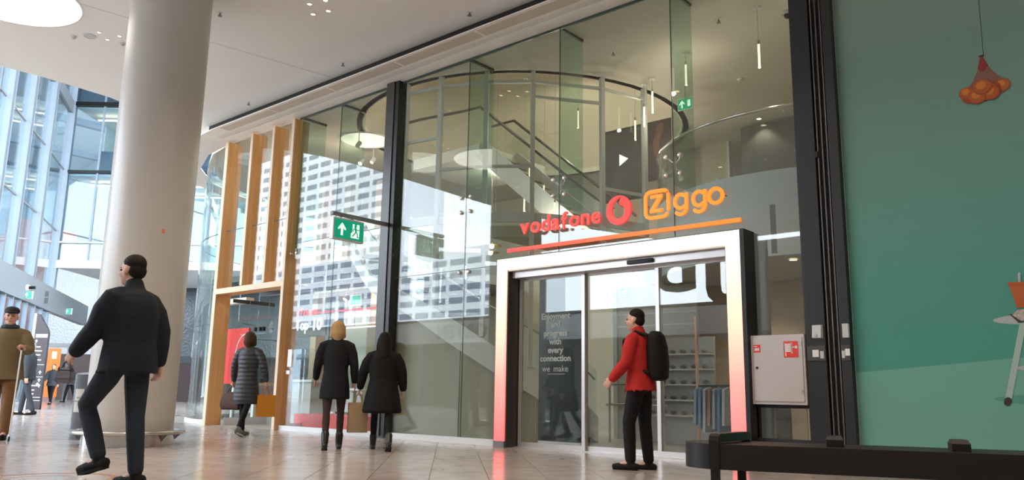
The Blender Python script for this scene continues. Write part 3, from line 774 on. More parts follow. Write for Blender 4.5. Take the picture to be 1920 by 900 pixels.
def pr(name, pts, mt, lay, par=None):
    o = flat(name, pts, 0.002, mt, par or t); return xz(o, 0, YG - 0.001 - 0.0022 * lay, 0)
pr('printed_wall', [[(-2.985, 1.06), (1.0, 1.42), (1.0, 6.4), (-2.985, 6.4)]], GW, 0)
pr('printed_floor', [[(-2.985, 0.1), (1.0, 0.1), (1.0, 1.42), (-2.985, 1.06)]], GF, 0)
P_white = mat('print_white', (0.40, 0.42, 0.45), 0.55); P_leg = mat('print_table_leg', (0.34, 0.46, 0.41), 0.55); P_or = gradient('print_orange_cup', [(0, (0.36, 0.075, 0.01)), (1, (0.50, 0.12, 0.02))], axis=1); P_dk = mat('print_dark', (0.03, 0.025, 0.02), 0.55)
P_sh = mat('print_deep_green', (0.075, 0.28, 0.215), 0.55)
P_o1 = [gradient('print_orange_%s' % n, [(0.0, (c[0] * 0.30, c[1] * 0.22, c[2] * 0.3)), (0.55, (c[0] * 0.72, c[1] * 0.65, c[2])), (0.9, c)], rough=0.55, axis=1) for n, c in (('bright', (0.62, 0.15, 0.012)), ('deep', (0.48, 0.085, 0.008)), ('yellow', (0.58, 0.20, 0.014)))]
P_rim = mat('print_orange_rim', (0.34, 0.06, 0.006), 0.55); P_hi = mat('print_orange_light', (0.60, 0.18, 0.018), 0.55)
P_net = mat('print_red_net', (0.24, 0.10, 0.07), 0.55); P_net2 = mat('print_net_knot', (0.27, 0.025, 0.018), 0.55)
pr('printed_table_shade', [[(-1.05 + 0.62 * math.cos(a), 0.80 + 0.055 * math.sin(a)) for a in [2 * math.pi * k / 40 for k in range(40)]]], P_sh, 0.5)
pr('printed_tabletop', [[(x, z) for x, z in ((-1.2 + 0.42 * math.cos(a), 1.575 + 0.055 * math.sin(a)) for a in [2 * math.pi * k / 40 for k in range(40)])]], P_white, 1)
pr('printed_table_leg', [stroke([(-1.56, 0.77), (-1.36, 1.56)], 0.055)], P_leg, 2); pr('printed_leg_foot', [stroke([(-1.565, 0.765), (-1.555, 0.79)], 0.06)], P_dk, 3)
pr('printed_table_leg', [stroke([(-1.0, 0.74), (-1.12, 1.54)], 0.055)], P_leg, 2)
pr('printed_table_shelf', [[(-1.2 + 0.26 * math.cos(a), 1.10 + 0.035 * math.sin(a)) for a in [2 * math.pi * k / 32 for k in range(32)]]], P_white, 3)
pr('printed_cup', [[(-1.40, 1.69), (-1.22, 1.69), (-1.16, 1.93), (-1.455, 1.93)]], P_or, 4); pr('printed_cup_rim', [[(-1.46, 1.915), (-1.155, 1.915), (-1.155, 1.945), (-1.46, 1.945)]], P_o1[0], 5)
pr('printed_straw', [stroke([(-1.36, 1.94), (-1.355, 2.03)], 0.022)], P_white, 4)
pr('printed_tray', [[(-1.475, 1.63), (-1.40, 1.545), (-1.14, 1.555), (-1.09, 1.60)]], P_dk, 6)
P_cake = mat('print_cake', (0.42, 0.37, 0.34), 0.55, noise=0.8, scale=40)
pr('printed_cake', [[(-1.45, 1.62), (-1.40, 1.665), (-1.30, 1.68), (-1.19, 1.66), (-1.13, 1.61), (-1.2, 1.565), (-1.38, 1.56)]], P_cake, 7)
# bag of oranges
pr('printed_string', [stroke([(-1.475, 4.36), (-1.455, 6.38)], 0.006)], P_dk, 1)
net = [(-1.505, 4.36), (-1.485, 4.36), (-1.455, 4.27), (-1.40, 4.17), (-1.33, 4.085), (-1.27, 4.05), (-1.30, 3.93), (-1.5, 3.86), (-1.68, 3.96), (-1.66, 4.02), (-1.60, 4.10), (-1.55, 4.20)]
pr('printed_net', [net], P_net, 1)
pr('printed_net_top', [[(-1.505, 4.36), (-1.485, 4.36), (-1.44, 4.25), (-1.47, 4.21), (-1.52, 4.20), (-1.54, 4.24)]], P_net2, 2)
pr('printed_knot', [[(-1.515, 4.355), (-1.475, 4.355), (-1.47, 4.375), (-1.52, 4.375)]], P_dk, 3)
for k, (x, z, r, mi) in enumerate(((-1.33, 4.0, 0.076, 2), (-1.42, 3.985, 0.078, 1), (-1.63, 3.945, 0.085, 1), (-1.66, 3.985, 0.074, 0), (-1.44, 3.945, 0.088, 0), (-1.565, 3.925, 0.086, 0), (-1.51, 4.02, 0.094, 0))):
    for q, (kr, ox, oz, mq) in enumerate(((1.0, 0, 0, P_rim), (0.86, -0.004, 0.006, P_o1[mi]), (0.5, -0.012, 0.02, P_hi))):
        pr(('printed_orange', 'printed_flesh_tone', 'printed_glint')[q], [[(x + ox + r * kr * 0.98 * math.cos(a), z + oz + r * kr * 0.92 * math.sin(a)) for a in [2 * math.pi * j / 28 for j in range(28)]]], mq, 3 + 1.2 * k + 0.35 * q)
pr('printed_crease', [stroke([(-2.97, 4.56), (-2.86, 4.575)], 0.006)], mat('print_crease', (0.25, 0.27, 0.18), 0.55), 1)

# ------------------------------------------------------------------ bench
t = thing('bench', 'long black bench with one rounded end across the lower right corner', 'bench', (-2.86, 5.55, 0), math.atan2(0.637, 1.726))
prof = [(6.0, -0.20), (6.0, 0.36)] + [(0.10 + 0.28 * math.cos(R(a)) , 0.08 + 0.28 * math.sin(R(a))) for a in range(90, 271, 12)]
o = flat('seat_slab', [prof], 0.03, M['blackwood'], t); o.location.z = 0.435
o = flat('seat_apron', [prof, [(x * 0.985 + 0.03, y * 0.9 + 0.003) for x, y in prof]], 0.145, M['black'], t); o.location.z = 0.348
for x in (0.06, 2.6, 5.2):
    lg = bpy.data.objects.new('leg_frame', None); link(lg, t)
    for y, dx in ((-0.17, 0.0), (0.30, 0.14)): bxo('leg', M['black'], lg, x + dx - 0.03, x + dx + 0.03, y - 0.035, y + 0.035, 0.0, 0.30)
am = bmesh.new()
def skew(y): return 0.06 + (y + 0.21) * 0.30
path = [(-0.212, 0.28), (-0.212, 0.475), (-0.205, 0.505), (-0.18, 0.522), (0.34, 0.522), (0.365, 0.505), (0.372, 0.475), (0.372, 0.28)]
inn = [(-0.197, 0.28), (-0.197, 0.452), (-0.192, 0.456), (-0.175, 0.46), (0.335, 0.46), (0.352, 0.456), (0.357, 0.452), (0.357, 0.28)]
rows = [[am.verts.new((skew(p_[0]) + sx * 0.035, p_[0], p_[1])) for p_, sx in ((a, -1), (a, 1), (b_, 1), (b_, -1))] for a, b_ in zip(path, inn)]
for a, b_ in zip(rows, rows[1:]):
    for q in range(4): am.faces.new((a[q], a[(q + 1) % 4], b_[(q + 1) % 4], b_[q]))
am.faces.new(rows[0][::-1]); am.faces.new(rows[-1])
obj('arm_loop', am, M['black'], t)
for x in (0.86, 1.63, 2.4, 3.2):
    bm = bmesh.new()
    v = []
    for z, k in ((0.45, 1.0), (0.50, 1.0), (0.525, 0.78)):
        v.append([bm.verts.new((x + sx * 0.055 * k, 0.02 + sy * 0.10 * k, z)) for sx, sy in ((-1, -1), (1, -1), (1, 1), (-1, 1))])
    for a, b_ in zip(v, v[1:]):
        for k in range(4): bm.faces.new((a[k], a[(k + 1) % 4], b_[(k + 1) % 4], b_[k]))
    bm.faces.new(v[-1]); bm.faces.new(v[0][::-1])
    obj('seat_divider', bm, M['black'], t)
# ------------------------------------------------------------------ shop interior: shell
tag(bxo('wall_back', M['wallbeige'], None, -22.4, 0.2, 17.5, 17.8, 0, 9.6), kind='structure')
tag(bxo('wall_side', M['wallbeige'], None, -2.95, -2.7, 9.75, 17.5, 0, 9.6), kind='structure')
DC = (-11.0, 13.0)
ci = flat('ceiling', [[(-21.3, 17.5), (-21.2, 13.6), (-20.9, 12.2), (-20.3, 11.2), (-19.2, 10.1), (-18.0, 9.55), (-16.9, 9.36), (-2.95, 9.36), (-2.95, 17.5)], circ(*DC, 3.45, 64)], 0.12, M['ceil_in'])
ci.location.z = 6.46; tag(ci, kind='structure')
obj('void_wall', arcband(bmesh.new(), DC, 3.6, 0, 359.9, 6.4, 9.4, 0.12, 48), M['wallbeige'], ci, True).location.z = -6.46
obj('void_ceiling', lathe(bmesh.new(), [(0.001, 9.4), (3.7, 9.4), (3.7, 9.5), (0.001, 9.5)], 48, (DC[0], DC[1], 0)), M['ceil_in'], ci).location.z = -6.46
# level one slab with the curved balcony
slab = flat('floor', [[(-2.95, 17.5)] + [(-2.95, 11.25)] + circ(-4.7, 13.5, 2.75, 20, -52, -160) + circ(*DC, 3.4, 14, -8, 60) + [(-9.0, 17.5)]], 0.85, M['ceil_in'])
slab.location.z = 3.17; tag(slab, kind='structure')
bal = thing('balcony', 'white curved balcony with glass balustrade and steel handrail, upper right inside the shop', 'balcony', (0, 0, 0))
obj('fascia', arcband(bmesh.new(), (-4.7, 13.5), 2.78, -42, -165, 2.72, 3.95, 0.06, 40), M['drumwhite'], bal, True)
for k in range(5):
    a = -42 - 24.6 * k
    obj('glass_pane', arcband(bmesh.new(), (-4.7, 13.5), 2.76, a, a - 24.3, 3.95, 4.86, 0.014, 8), M['glass_rail'], bal, True)
obj('handrail', tube(bmesh.new(), [(-4.7 + 2.75 * math.cos(R(a)), 13.5 + 2.75 * math.sin(R(a)), 4.88) for a in range(-42, -169, -3)], 0.026, 8), M['steel'], bal, 'all')
for a in (-75, -84): obj('fascia_joint', arcband(bmesh.new(), (-4.7, 13.5), 2.784, a, a - (0.3 if a == -75 else 1.6), 2.75, 3.9 if a == -75 else 3.45, 0.01, 1), M['grey'], bal)
# left mezzanine with dark services ceiling
slab2 = tag(bxo('floor', M['walldark'], None, -20.5, -14.7, 11.2, 17.4, 3.55, 3.7), kind='structure')
for k in range(6): bxo('service_duct', M['grey'], slab2, -20.2, -14.8, 11.6 + 0.9 * k, 11.75 + 0.9 * k, 3.36, 3.5)
for k in range(5): bxo('service_beam', M['walldark'], slab2, -19.8 + 1.2 * k, -19.65 + 1.2 * k, 11.3, 17.3, 3.45, 3.55)

# ------------------------------------------------------------------ stair drum behind the glass
dr = thing('stair_drum', 'round glazed stair tower with pale frames and white curved stringer behind the shop glass', 'staircase', (0, 0, 0))
RD = 3.57
za = [(-28, 0.0, 0.42), (-37, 0.33, 0.93), (-46, 0.75, 1.21), (-56, 1.10, 1.53), (-68, 1.55, 1.98), (-76.3, 1.88, 2.26), (-85, 2.17, 2.50), (-99, 2.56, 2.84), (-106.5, 2.86, 3.14), (-113, 3.16, 3.42), (-125, 3.5, 3.75)]
def zint(a, k):
    for p, q in zip(za, za[1:]):
        if p[0] >= a >= q[0]:
            t_ = (p[0] - a) / (p[0] - q[0]); return p[k] + (q[k] - p[k]) * t_
    return za[-1][k] if a < za[-1][0] else za[0][k]
A0, A1 = -28, -125
obj('stringer', arcband(bmesh.new(), DC, RD + 0.02, A0, A1, lambda t_: zint(A0 + (A1 - A0) * t_, 1), lambda t_: zint(A0 + (A1 - A0) * t_, 2), 0.08, 60), M['string'], dr, True)
for a, b_ in ((-28, -45), (-45.2, -66), (-66.2, -88)):
    obj('base_panel', arcband(bmesh.new(), DC, RD - 0.06, a, b_, 0.0, lambda t_, a=a, b_=b_: zint(a + (b_ - a) * t_, 1) + 0.1, 0.04, 20), M['walldrum'], dr, True)
obj('base_end_wall', arcband(bmesh.new(), DC, RD - 0.06, -88, -90, 0.0, 2.3, 0.9, 2), M['wallwarm'], dr)
for k in range(20):
    a = -28 - 4.4 * k; z = 0.17 * (k + 1)
    obj('step', arcband(bmesh.new(), DC, RD - 0.1, a, a - 5.0, z - 0.05, z, 1.2, 3), M['wallbeige'], dr)
for a0, a1 in ((-28, -46.6), (-47, -60), (-60.4, -74), (-74.4, -88), (-88.4, -108)):
    obj('balustrade_glass', arcband(bmesh.new(), DC, RD - 0.03, a0, a1, lambda t_, a0=a0, a1=a1: zint(a0 + (a1 - a0) * t_, 2), lambda t_, a0=a0, a1=a1: zint(a0 + (a1 - a0) * t_, 2) + 0.75, 0.012, 12), M['glass_rail'], dr, True)
obj('stair_rail', tube(bmesh.new(), [(DC[0] + 3.45 * math.cos(R(a)), DC[1] + 3.45 * math.sin(R(a)), zint(a, 2) + 0.62) for a in range(-28, -113, -3)], 0.018, 8), M['steel'], dr, 'all')
MA = [-10.5, -26.2, -46.8, -60.0, -74.1, -86.7]
def dpt(a, r, z): return (DC[0] + r * math.cos(R(a)), DC[1] + r * math.sin(R(a)), z)
lowz = {-10.5: 3.4, -26.2: 2.9, -46.8: 1.2, -60.0: 1.7, -74.1: 2.2, -86.7: 2.6}
for a in MA:
    bm = bmesh.new(); beam(bm, dpt(a, RD, lowz[a]), dpt(a, RD, 6.4), 0.075, 0.09, Vector((math.cos(R(a)), math.sin(R(a)), 0))); obj('mullion', bm, M['frame'], dr)
zr = {0: (5.55, 3.9), 1: (5.9, 5.55 - 1.55), 2: (4.5,), 3: (4.62,), 4: (5.22, 2.15)}
for k, (a, b_) in enumerate(zip(MA, MA[1:])):
    pa_, pb = dpt(a, RD, 0), dpt(b_, RD, 0)
    for z in [6.2, 3.74] + ([5.92] if k == 1 else []) + ([4.65] if k in (2, 3) else []) + ([5.25] if k == 4 else []) + ([4.35] if k == 0 else []) + ([2.08] if k == 3 else []):
        bm = bmesh.new(); hh = 0.16 if z == 3.74 else 0.05
        beam(bm, (pa_[0], pa_[1], z), (pb[0], pb[1], z), 0.05, hh); obj('floor_edge' if z == 3.74 else 'transom', bm, M['frame'], dr)
    bm = bmesh.new(); beam(bm, (pa_[0], pa_[1], 5.0), (pb[0], pb[1], 5.0), 0.012, 2.4); obj('screen_pane', bm, M['glass_rail'], dr)
    bm = bmesh.new(); beam(bm, (pa_[0], pa_[1], 3.2), (pb[0], pb[1], 3.2), 0.012, 0.9); obj('screen_pane', bm, M['glass_rail'], dr)
lid = flat('drum_floor', [[(DC[0] + 3.3 * math.cos(R(a)), DC[1] + 3.3 * math.sin(R(a))) for a in range(-60, 61, 6)]], 0.2, M['wallbeige'], dr); lid.location.z = 3.55

us = thing('upper_stair', 'straight upper stair with pale stringer and dark handrails seen through the glazed drum', 'staircase', (0, 0, 0))
p0, p1 = Vector((-8.8, 0, 3.5)), Vector((-12.2, 0, 6.3))
for y, nm in ((12.9, 'near'), (14.1, 'far')):
    q0, q1 = p0 + Vector((0, y, 0)), p1 + Vector((0, y, 0))
    bm = bmesh.new(); beam(bm, q0, q1, 0.06, 0.42); obj('stringer', bm, M['string'] if nm == 'near' else M['lightgrey'], us)
    up = Vector((0, 0, 0.98))
    obj('handrail', tube(bmesh.new(), [q0 + up, q1 + up, q1 + up + Vector((-0.6, 0, 0.02)), q1 + up + Vector((-1.6, -0.35, -0.05)), q1 + up + Vector((-2.2, -0.8, -0.25))] if nm == 'near' else [q0 + up, q1 + up, q1 + up + Vector((-0.7, 0, 0))], 0.035, 8), M['grey_post'], us, 'all')
    bm = bmesh.new(); beam(bm, q0 + Vector((0, 0, 0.58)), q1 + Vector((0, 0, 0.58)), 0.012, 0.6); obj('balustrade_glass', bm, M['glass_rail'], us)
for k in range(15):
    t_ = k / 15; q = p0.lerp(p1, t_)
    bxo('step', M['wallbeige'], us, q.x - 0.28, q.x, 12.93, 14.07, q.z + 0.02, q.z + 0.07)
bm = bmesh.new(); beam(bm, p0 + Vector((0, 13.5, -0.22)), p1 + Vector((0, 13.5, -0.22)), 1.14, 0.05); obj('soffit', bm, M['walldrum'], us)
bxo('landing', M['string'], us, -14.3, -12.1, 12.8, 15.2, 6.1, 6.36)

# ------------------------------------------------------------------ shop interior: lamps and fittings
t = thing('round_light_disc', 'pale glowing disc standing in for the mirrored mall light in the left glazed bay', 'ceiling light', (-14.05, 11.1, 6.4))  # glowing disc in place of the mall light's reflection in the glass
obj('diffuser', lathe(bmesh.new(), [(0.001, -0.02), (0.56, -0.02), (0.56, 0.0), (0.001, 0.0)], 40), M['discsoft'], t)
obj('trim_ring', lathe(bmesh.new(), [(0.56, -0.03), (0.59, -0.03), (0.59, 0.0), (0.56, 0.0)], 40), M['white'], t, True)
def pendant(x, y, zt, zb, label, power=9, zc=6.4):
    t = thing('pendant_tube', label, 'pendant lamp', (x, y, 0), 0, 'slim tube pendants in the shop')
    obj('cable', tube(bmesh.new(), [(0, 0, zt + 0.05), (0, 0, zc)], 0.003, 5, False), M['grey'], t)
    obj('cap', lathe(bmesh.new(), [(0.001, zt), (0.02, zt), (0.02, zt + 0.06), (0.001, zt + 0.06)], 12), M['steel'], t)
    obj('tube', lathe(bmesh.new(), [(0.001, zb), (0.017, zb), (0.017, zt), (0.001, zt)], 12), M['tube'], t)
    obj('ceiling_rose', lathe(bmesh.new(), [(0.001, zc - 0.02), (0.06, zc - 0.02), (0.065, zc)], 14), M['white'], t)
    if power: lamp('lamp', 'POINT', (0, 0, zb - 0.06), power, (1, 0.86, 0.66), 0.03, None, t)
pendant(-4.49, 10.6, 5.82, 5.46, 'slim lit tube pendant hanging nearest the dark shutter posts', 10)
pendant(-6.1, 11.4, 6.20, 5.84, 'slim lit tube pendant behind the third green glass fin', 10)
pendant(-7.1, 12.0, 6.15, 5.75, 'slim lit tube pendant left of the third fin, above the handrail curve', 8)
pendant(-7.36, 12.14, 5.96, 5.58, 'slim lit tube pendant in front of the last drum mullion', 0)
pendant(-8.4, 13.5, 6.30, 5.88, 'slim lit tube pendant left of the last drum mullion', 36, 9.4)
pendant(-14.06, 15.0, 7.2, 6.8, 'slim lit tube pendant right of the first fin above the pale disc', 0, 9.4) if False else None
for x, y, zt, zb, n, pw in ((-12.55, 14.2, 6.41, 5.97, 'over the middle of the pale reflected disc', 9), (-11.44, 13.8, 5.95, 5.51, 'right of the pale reflected disc', 0), (-11.08, 13.2, 5.12, 4.71, 'low, between two drum mullions above the red lettering', 8),
                            (-10.69, 13.4, 5.27, 4.85, 'left of the second spider fitting', 0), (-9.77, 12.6, 4.60, 4.13, 'low, just above the last red letters', 8), (-10.93, 15.0, 7.5, 7.07, 'high up behind the second glass fin', 8)):
    pendant(x, y, zt, zb, 'slim lit tube pendant inside the drum, ' + n, pw * 5.0, 9.4)
for k, (x, z, r) in enumerate(((-11.2, 4.05, 0.28), (-11.29, 3.84, 0.24), (-11.32, 3.70, 0.22))):  # mirror images in the glass, built here as lamps
    s = (11.5 - 0.0) / 12.4
    t = thing('mirrored_saucer', 'brass saucer lamp standing in for a mirror image left of the portal, %s of three' % ('topmost', 'middle', 'lowest')[k], 'pendant lamp', (x * (1 + 0.07 * k), 12.4 * (1 + 0.07 * k), 0.78 + (z - 0.78) * (1 + 0.07 * k)), 0, 'brass saucers standing in for mirror images')
    obj('shade', lathe(bmesh.new(), [(0.02, 0.06), (0.05, 0.03), (r, 0.0), (r, -0.008), (0.05, 0.015)], 28), M['brass'], t, True)
    bm = bmesh.new(); ell(bm, (0, 0, -0.01), (0.055, 0.055, 0.055), 14, 10); obj('bulb', bm, M['lampwarm'], t, 'all')
    obj('cable', tube(bmesh.new(), [(0, 0, 0.06), (0, 0, 9.4 - 0.78 - (z - 0.78) * (1 + 0.07 * k))], 0.004, 5, False), M['grey'], t)
    if k == 1: lamp('lamp', 'POINT', (0, 0, -0.1), 6, (1, 0.82, 0.55), 0.05, None, t)
def spot(x, y, z, label, power, mt='lampwarm', glow=0.035, zc=6.4):
    t = thing('track_spot', label, 'spotlight', (x, y, z), 0, 'shop track spotlights')
    o = obj('housing', lathe(bmesh.new(), [(0.001, 0.0), (0.05, 0.0), (0.05, 0.13), (0.001, 0.13)], 16), M['lightgrey'], t); o.rotation_euler = (R(-35), 0, 0)
    o2 = obj('lens', lathe(bmesh.new(), [(0.001, -0.004), (glow, -0.004), (glow, 0.0), (0.001, 0)], 16), M[mt], t); o2.rotation_euler = (R(-35), 0, 0)
    obj('yoke', tube(bmesh.new(), [(0, 0.04, 0.08), (0, 0.04, zc - z)], 0.01, 6), M['lightgrey'], t)
    if power: lamp('lamp', 'POINT', (0, -0.04, -0.08), power, (1, 0.83, 0.6), 0.04, None, t)
spot(-15.62, 10.35, 5.55, 'bright starry spotlight between the oak fins above the doorway', 14, glow=0.048)
spot(-14.6, 11.4, 6.0, 'warm spotlight left of the pale disc standing for a reflection', 16)
spot(-14.3, 11.5, 6.0, 'warm spotlight just below the pale disc standing for a reflection', 0)
spot(-13.45, 10.4, 5.95, 'grey unlit spotlight at the top left of the left glazed bay', 0, 'lightgrey')
spot(-13.3, 11.5, 5.75, 'small warm spotlight near the left steel post', 12, zc=9.4)
t = thing('exit_sign', 'small green exit sign with an arrow behind the third glass fin', 'exit sign', (-6.72, 12.5, 5.98))
bxo('housing', M['white'], t, -0.15, 0.15, 0.0, 0.03, -0.11, 0.11); bxo('green_panel', M['signgreen'], t, -0.14, 0.14, -0.004, 0.0, -0.10, 0.10)
for sp_, x in (([ARROW], -0.06), ([[(-0.04, -0.08), (0.04, -0.08), (0.04, 0.08), (-0.04, 0.08)]], 0.08)):
    o = flat('pictogram', sp_, 0.003, M['signwhite'], t); xz(o, x, -0.006, 0); o.scale = (0.75, 0.75, 1)
obj('hanger', tube(bmesh.new(), [(0, 0.015, 0.11), (0, 0.015, 0.42)], 0.008, 6), M['grey'], t)
t = thing('exit_sign', 'small green exit sign with a diagonal arrow seen through the middle door', 'exit sign', (-7.40, 11.5, 2.49))
bxo('housing', M['white'], t, -0.12, 0.12, 0.0, 0.03, -0.08, 0.08); bxo('green_panel', M['signgreen'], t, -0.11, 0.11, -0.004, 0.0, -0.07, 0.07)
o = flat('pictogram', [ARROW], 0.003, M['signwhite'], t); xz(o, 0, -0.006, 0); o.scale = (0.6, 0.6, 1); o.rotation_euler = (math.pi / 2, R(-135), 0)
obj('hanger', tube(bmesh.new(), [(0, 0.015, 0.08), (0, 0.015, 0.3)], 0.008, 6), M['grey'], t)
t = thing('exit_sign', 'green exit sign hanging inside the shop above the lit letters Top 10', 'exit sign', (-15.9, 12.5, 2.98))
bxo('housing', M['white'], t, -0.22, 0.22, 0.0, 0.04, -0.13, 0.14); bxo('green_panel', M['signgreen'], t, -0.20, 0.20, -0.004, 0.0, -0.11, 0.11)
obj('hanger', tube(bmesh.new(), [(0, 0.02, 0.13), (0, 0.02, 0.5)], 0.01, 6), M['grey'], t)
def dome(x, y, z, label):
    t = thing('dome_camera', label, 'camera', (x, y, z))
    obj('base', lathe(bmesh.new(), [(0.001, -0.03), (0.075, -0.06), (0.08, 0.0), (0.001, 0.0)], 20), M['lightgrey'], t, True)
    bm = bmesh.new(); ell(bm, (0, 0, -0.06), (0.05, 0.05, 0.055)); obj('dome', bm, M['black'], t, 'all')
dome(-4.2, 11.0, 6.4, 'dark dome camera on the shop ceiling beside the tall shutter posts')
dome(-4.13, 11.25, 2.74, 'dome camera under the balcony above the white fire hose cabinet')
detector(-5.88, 13.0, 6.4, 'round white smoke detector on the shop ceiling left of the lone pendant')
for x, y, n in ((-5.1, 10.6, 'right of the third glass fin'), (-7.0, 10.6, 'between second and third fin'), (-8.9, 10.6, 'between first and second fin')):
    sprinkler(x, y, 6.4, 'dark sprinkler head on the shop ceiling, ' + n)
downlight(-4.41, 11.3, 2.74, 'bright downlight under the balcony above the fire hose cabinet', 'shop downlights', 26, 0.07)
for x, y in ((-5.6, 12.6), (-6.6, 13.6), (-3.9, 13.6)):
    downlight(x, y, 2.74, 'bright downlight behind the sliding doors, ' + {-5.6: 'over the clothes rack', -6.6: 'over the shoe shelf', -3.9: 'over the timber panels'}[x], 'downlights behind the doors', 26, 0.06)
for x, y in ((-4.4, 15.5), (-6.5, 15.2)):
    downlight(x, y, 6.4, 'small downlight in the upper shop ceiling, ' + ('by the dark wall' if x > -5 else 'by the pale door panel'), 'downlights above the balcony', 22, 0.06)
for x, y in ((-16.2, 13.2), (-18.2, 12.6), (-15.2, 15.0)):
    downlight(x, y, 3.55, 'bright downlight under the dark services ceiling of the shop, ' + {-16.2: 'over the counter', -18.2: 'near the curved glass', -15.2: 'deepest inside'}[x], 'downlights under the services ceiling', 45, 0.05)

for x, y, n in ((-12.4, 12.0, 'left of the upper stair'), (-9.4, 14.6, 'right of the upper stair'), (-11.6, 15.3, 'at the back')):
    downlight(x, y, 9.4, 'downlight added to brighten the glazed stair drum, ' + n, 'added stair drum downlights', 95, 0.08, spot=150)  # extra lamps put in to brighten the stair void
# upper level furniture
t = thing('dark_wall_panel', 'dark wall panel standing behind the balcony balustrade', 'panel', (-5.0, 15.4, 3.6)); bxo('panel', M['walldark'], t, -2.0, 2.0, 0, 0.1, 0, 2.75); bxo('blue_light', mat('blue_led', (0.1, 0.05, 0.6), 0.4, emit=(0.15, 0.08, 1), es=0.8), t, 1.65, 1.73, -0.01, 0, 0.95, 1.05); bxo('skirting', M['black'], t, -2, 2, -0.02, 0, 0, 0.08)
t = thing('pale_door_panel', 'pale beige panel between drum and dark wall on the upper level', 'panel', (-8.35, 16.2, 3.6)); bxo('panel', M['wallbeige'], t, -0.65, 0.65, 0, 0.1, 0, 2.8); bxo('side_edge', M['frame'], t, 0.65, 0.7, -0.01, 0.11, 0, 2.8)
t = thing('display_screen', 'dark screen with a white play triangle behind the glazed drum', 'screen', (-9.6, 15.0, 5.1)); bxo('frame', M['black'], t, -0.6, 0.5, 0, 0.08, 0, 1.7)
bxo('picture', M['walldark'], t, -0.56, 0.46, -0.006, 0, 0.05, 1.65); o = flat('play_triangle', [[(-0.1, -0.14), (0.14, 0), (-0.1, 0.14)]], 0.004, M['textwhite'], t); xz(o, -0.06, -0.012, 0.95)
t = thing('dark_poster', 'tall dark poster with a brownish blur hanging right of the drum', 'poster', (-8.7, 14.9, 5.4)); bxo('sheet', mat('poster_dark', (0.06, 0.045, 0.04), 0.5, noise=0.8, scale=3), t, -0.33, 0.33, 0, 0.03, 0, 1.35)
o = flat('printed_figure', [stroke([(0.08, 1.2), (-0.05, 0.8), (0.05, 0.35)], 0.16)], 0.003, mat('poster_brown', (0.17, 0.09, 0.06), 0.5, noise=0.5, scale=8), t); xz(o, 0, -0.005, 0)
# ground floor behind the doors
t = thing('grey_screen_wall', 'dark glossy panel behind the slogan door', 'panel', (-7.83, 10.25, 0)); bxo('panel', mat('glossy_dark_panel', (0.05, 0.06, 0.065), 0.25), t, -0.42, 0.42, 0, 0.06, 0.0, 2.7); bxo('base_rail', M['alu'], t, -0.42, 0.42, -0.01, 0.07, 0, 0.05)
t = thing('partition_wall', 'beige partition with pale end frame behind the middle door leaf', 'panel', (-8.0, 12.6, 0)); bxo('panel', M['wallbeige'], t, -0.3, 1.35, 0, 0.1, 0, 2.72); bxo('end_frame', M['frame'], t, -0.36, -0.28, -0.03, 0.13, 0, 2.72); bxo('dado_rail', M['frame'], t, -0.28, 1.35, -0.015, 0, 2.0, 2.03); bxo('dado_rail', M['frame'], t, -0.28, 1.35, -0.015, 0, 2.22, 2.24)
t = thing('handrail_frame', 'steel handrail with two bars beside the foot of the stair', 'handrail', (-7.5, 11.6, 0))
for z in (0.62, 0.95): obj('rail', tube(bmesh.new(), [(-0.35, 0, z), (0.65, 0.25, z)], 0.02, 8), M['steel'], t, 'all')
for x, y in ((-0.3, 0.01), (0.6, 0.24)): obj('post', tube(bmesh.new(), [(x, y, 0), (x, y, 0.97)], 0.02, 8), M['steel'], t, 'all')
t = thing('clothes_rack', 'clothes rack with blue and grey garments behind the right door leaf', 'rack', (-5.6, 11.1, 0))
for x in (-0.28, 0.28): obj('upright', tube(bmesh.new(), [(x, 0, 0), (x, 0, 1.5 if x > 0 else 1.95)], 0.025, 8), M['wood'], t, 'all')
obj('rail', tube(bmesh.new(), [(-0.28, 0, 0.93), (0.34, 0, 0.93)], 0.02, 8), M['black'], t, 'all')
for k in range(7):
    c = [(0.25, 0.33, 0.42), (0.12, 0.2, 0.34), (0.4, 0.42, 0.45), (0.3, 0.15, 0.1), (0.2, 0.28, 0.36), (0.45, 0.5, 0.55), (0.1, 0.12, 0.16)][k]
    mk = bpy.data.materials.get('garment_%d' % (k % 4)) or mat('garment_%d' % (k % 4), c, 0.8, bump=0.3, bscale=20)
    bm = bmesh.new(); x = -0.22 + 0.075 * k; h = 0.55 + 0.05 * (k % 3)
    v = []
    for z, wd in ((0.92, 0.02), (0.88, 0.2), (0.6, 0.22), (0.92 - h, 0.24)): v.append([bm.verts.new((x + dx, dy, z)) for dx, dy in ((-0.02, -wd), (0.02, -wd), (0.02, wd), (-0.02, wd))])
    for a, b_ in zip(v, v[1:]):
        for q in range(4): bm.faces.new((a[q], a[(q + 1) % 4], b_[(q + 1) % 4], b_[q]))
    bm.faces.new(v[0][::-1]); bm.faces.new(v[-1]); obj('garment', bm, mk, t)
t = thing('shoe_shelf', 'pale shelf wall with rows of small shoes behind the right door leaf', 'shelf', (-6.75, 12.2, 0)); bxo('back_board', M['cabinet'], t, -0.6, 0.6, 0, 0.05, 0.0, 1.75)
for k in range(5):
    z = 0.45 + 0.25 * k; bxo('shelf_board', M['white'], t, -0.6, 0.6, -0.22, 0, z, z + 0.02)
    bm = bmesh.new()
    for j in range(6): ell(bm, (-0.5 + 0.2 * j, -0.12, z + 0.055), (0.035, 0.1, 0.035), 8, 6)
    tag(obj('shoes', bm, M['grey'], t, 'all'), kind='stuff')
t = thing('timber_panelling', 'timber and dark panels low behind the fire hose cabinet', 'panel', (-4.3, 12.3, 0))
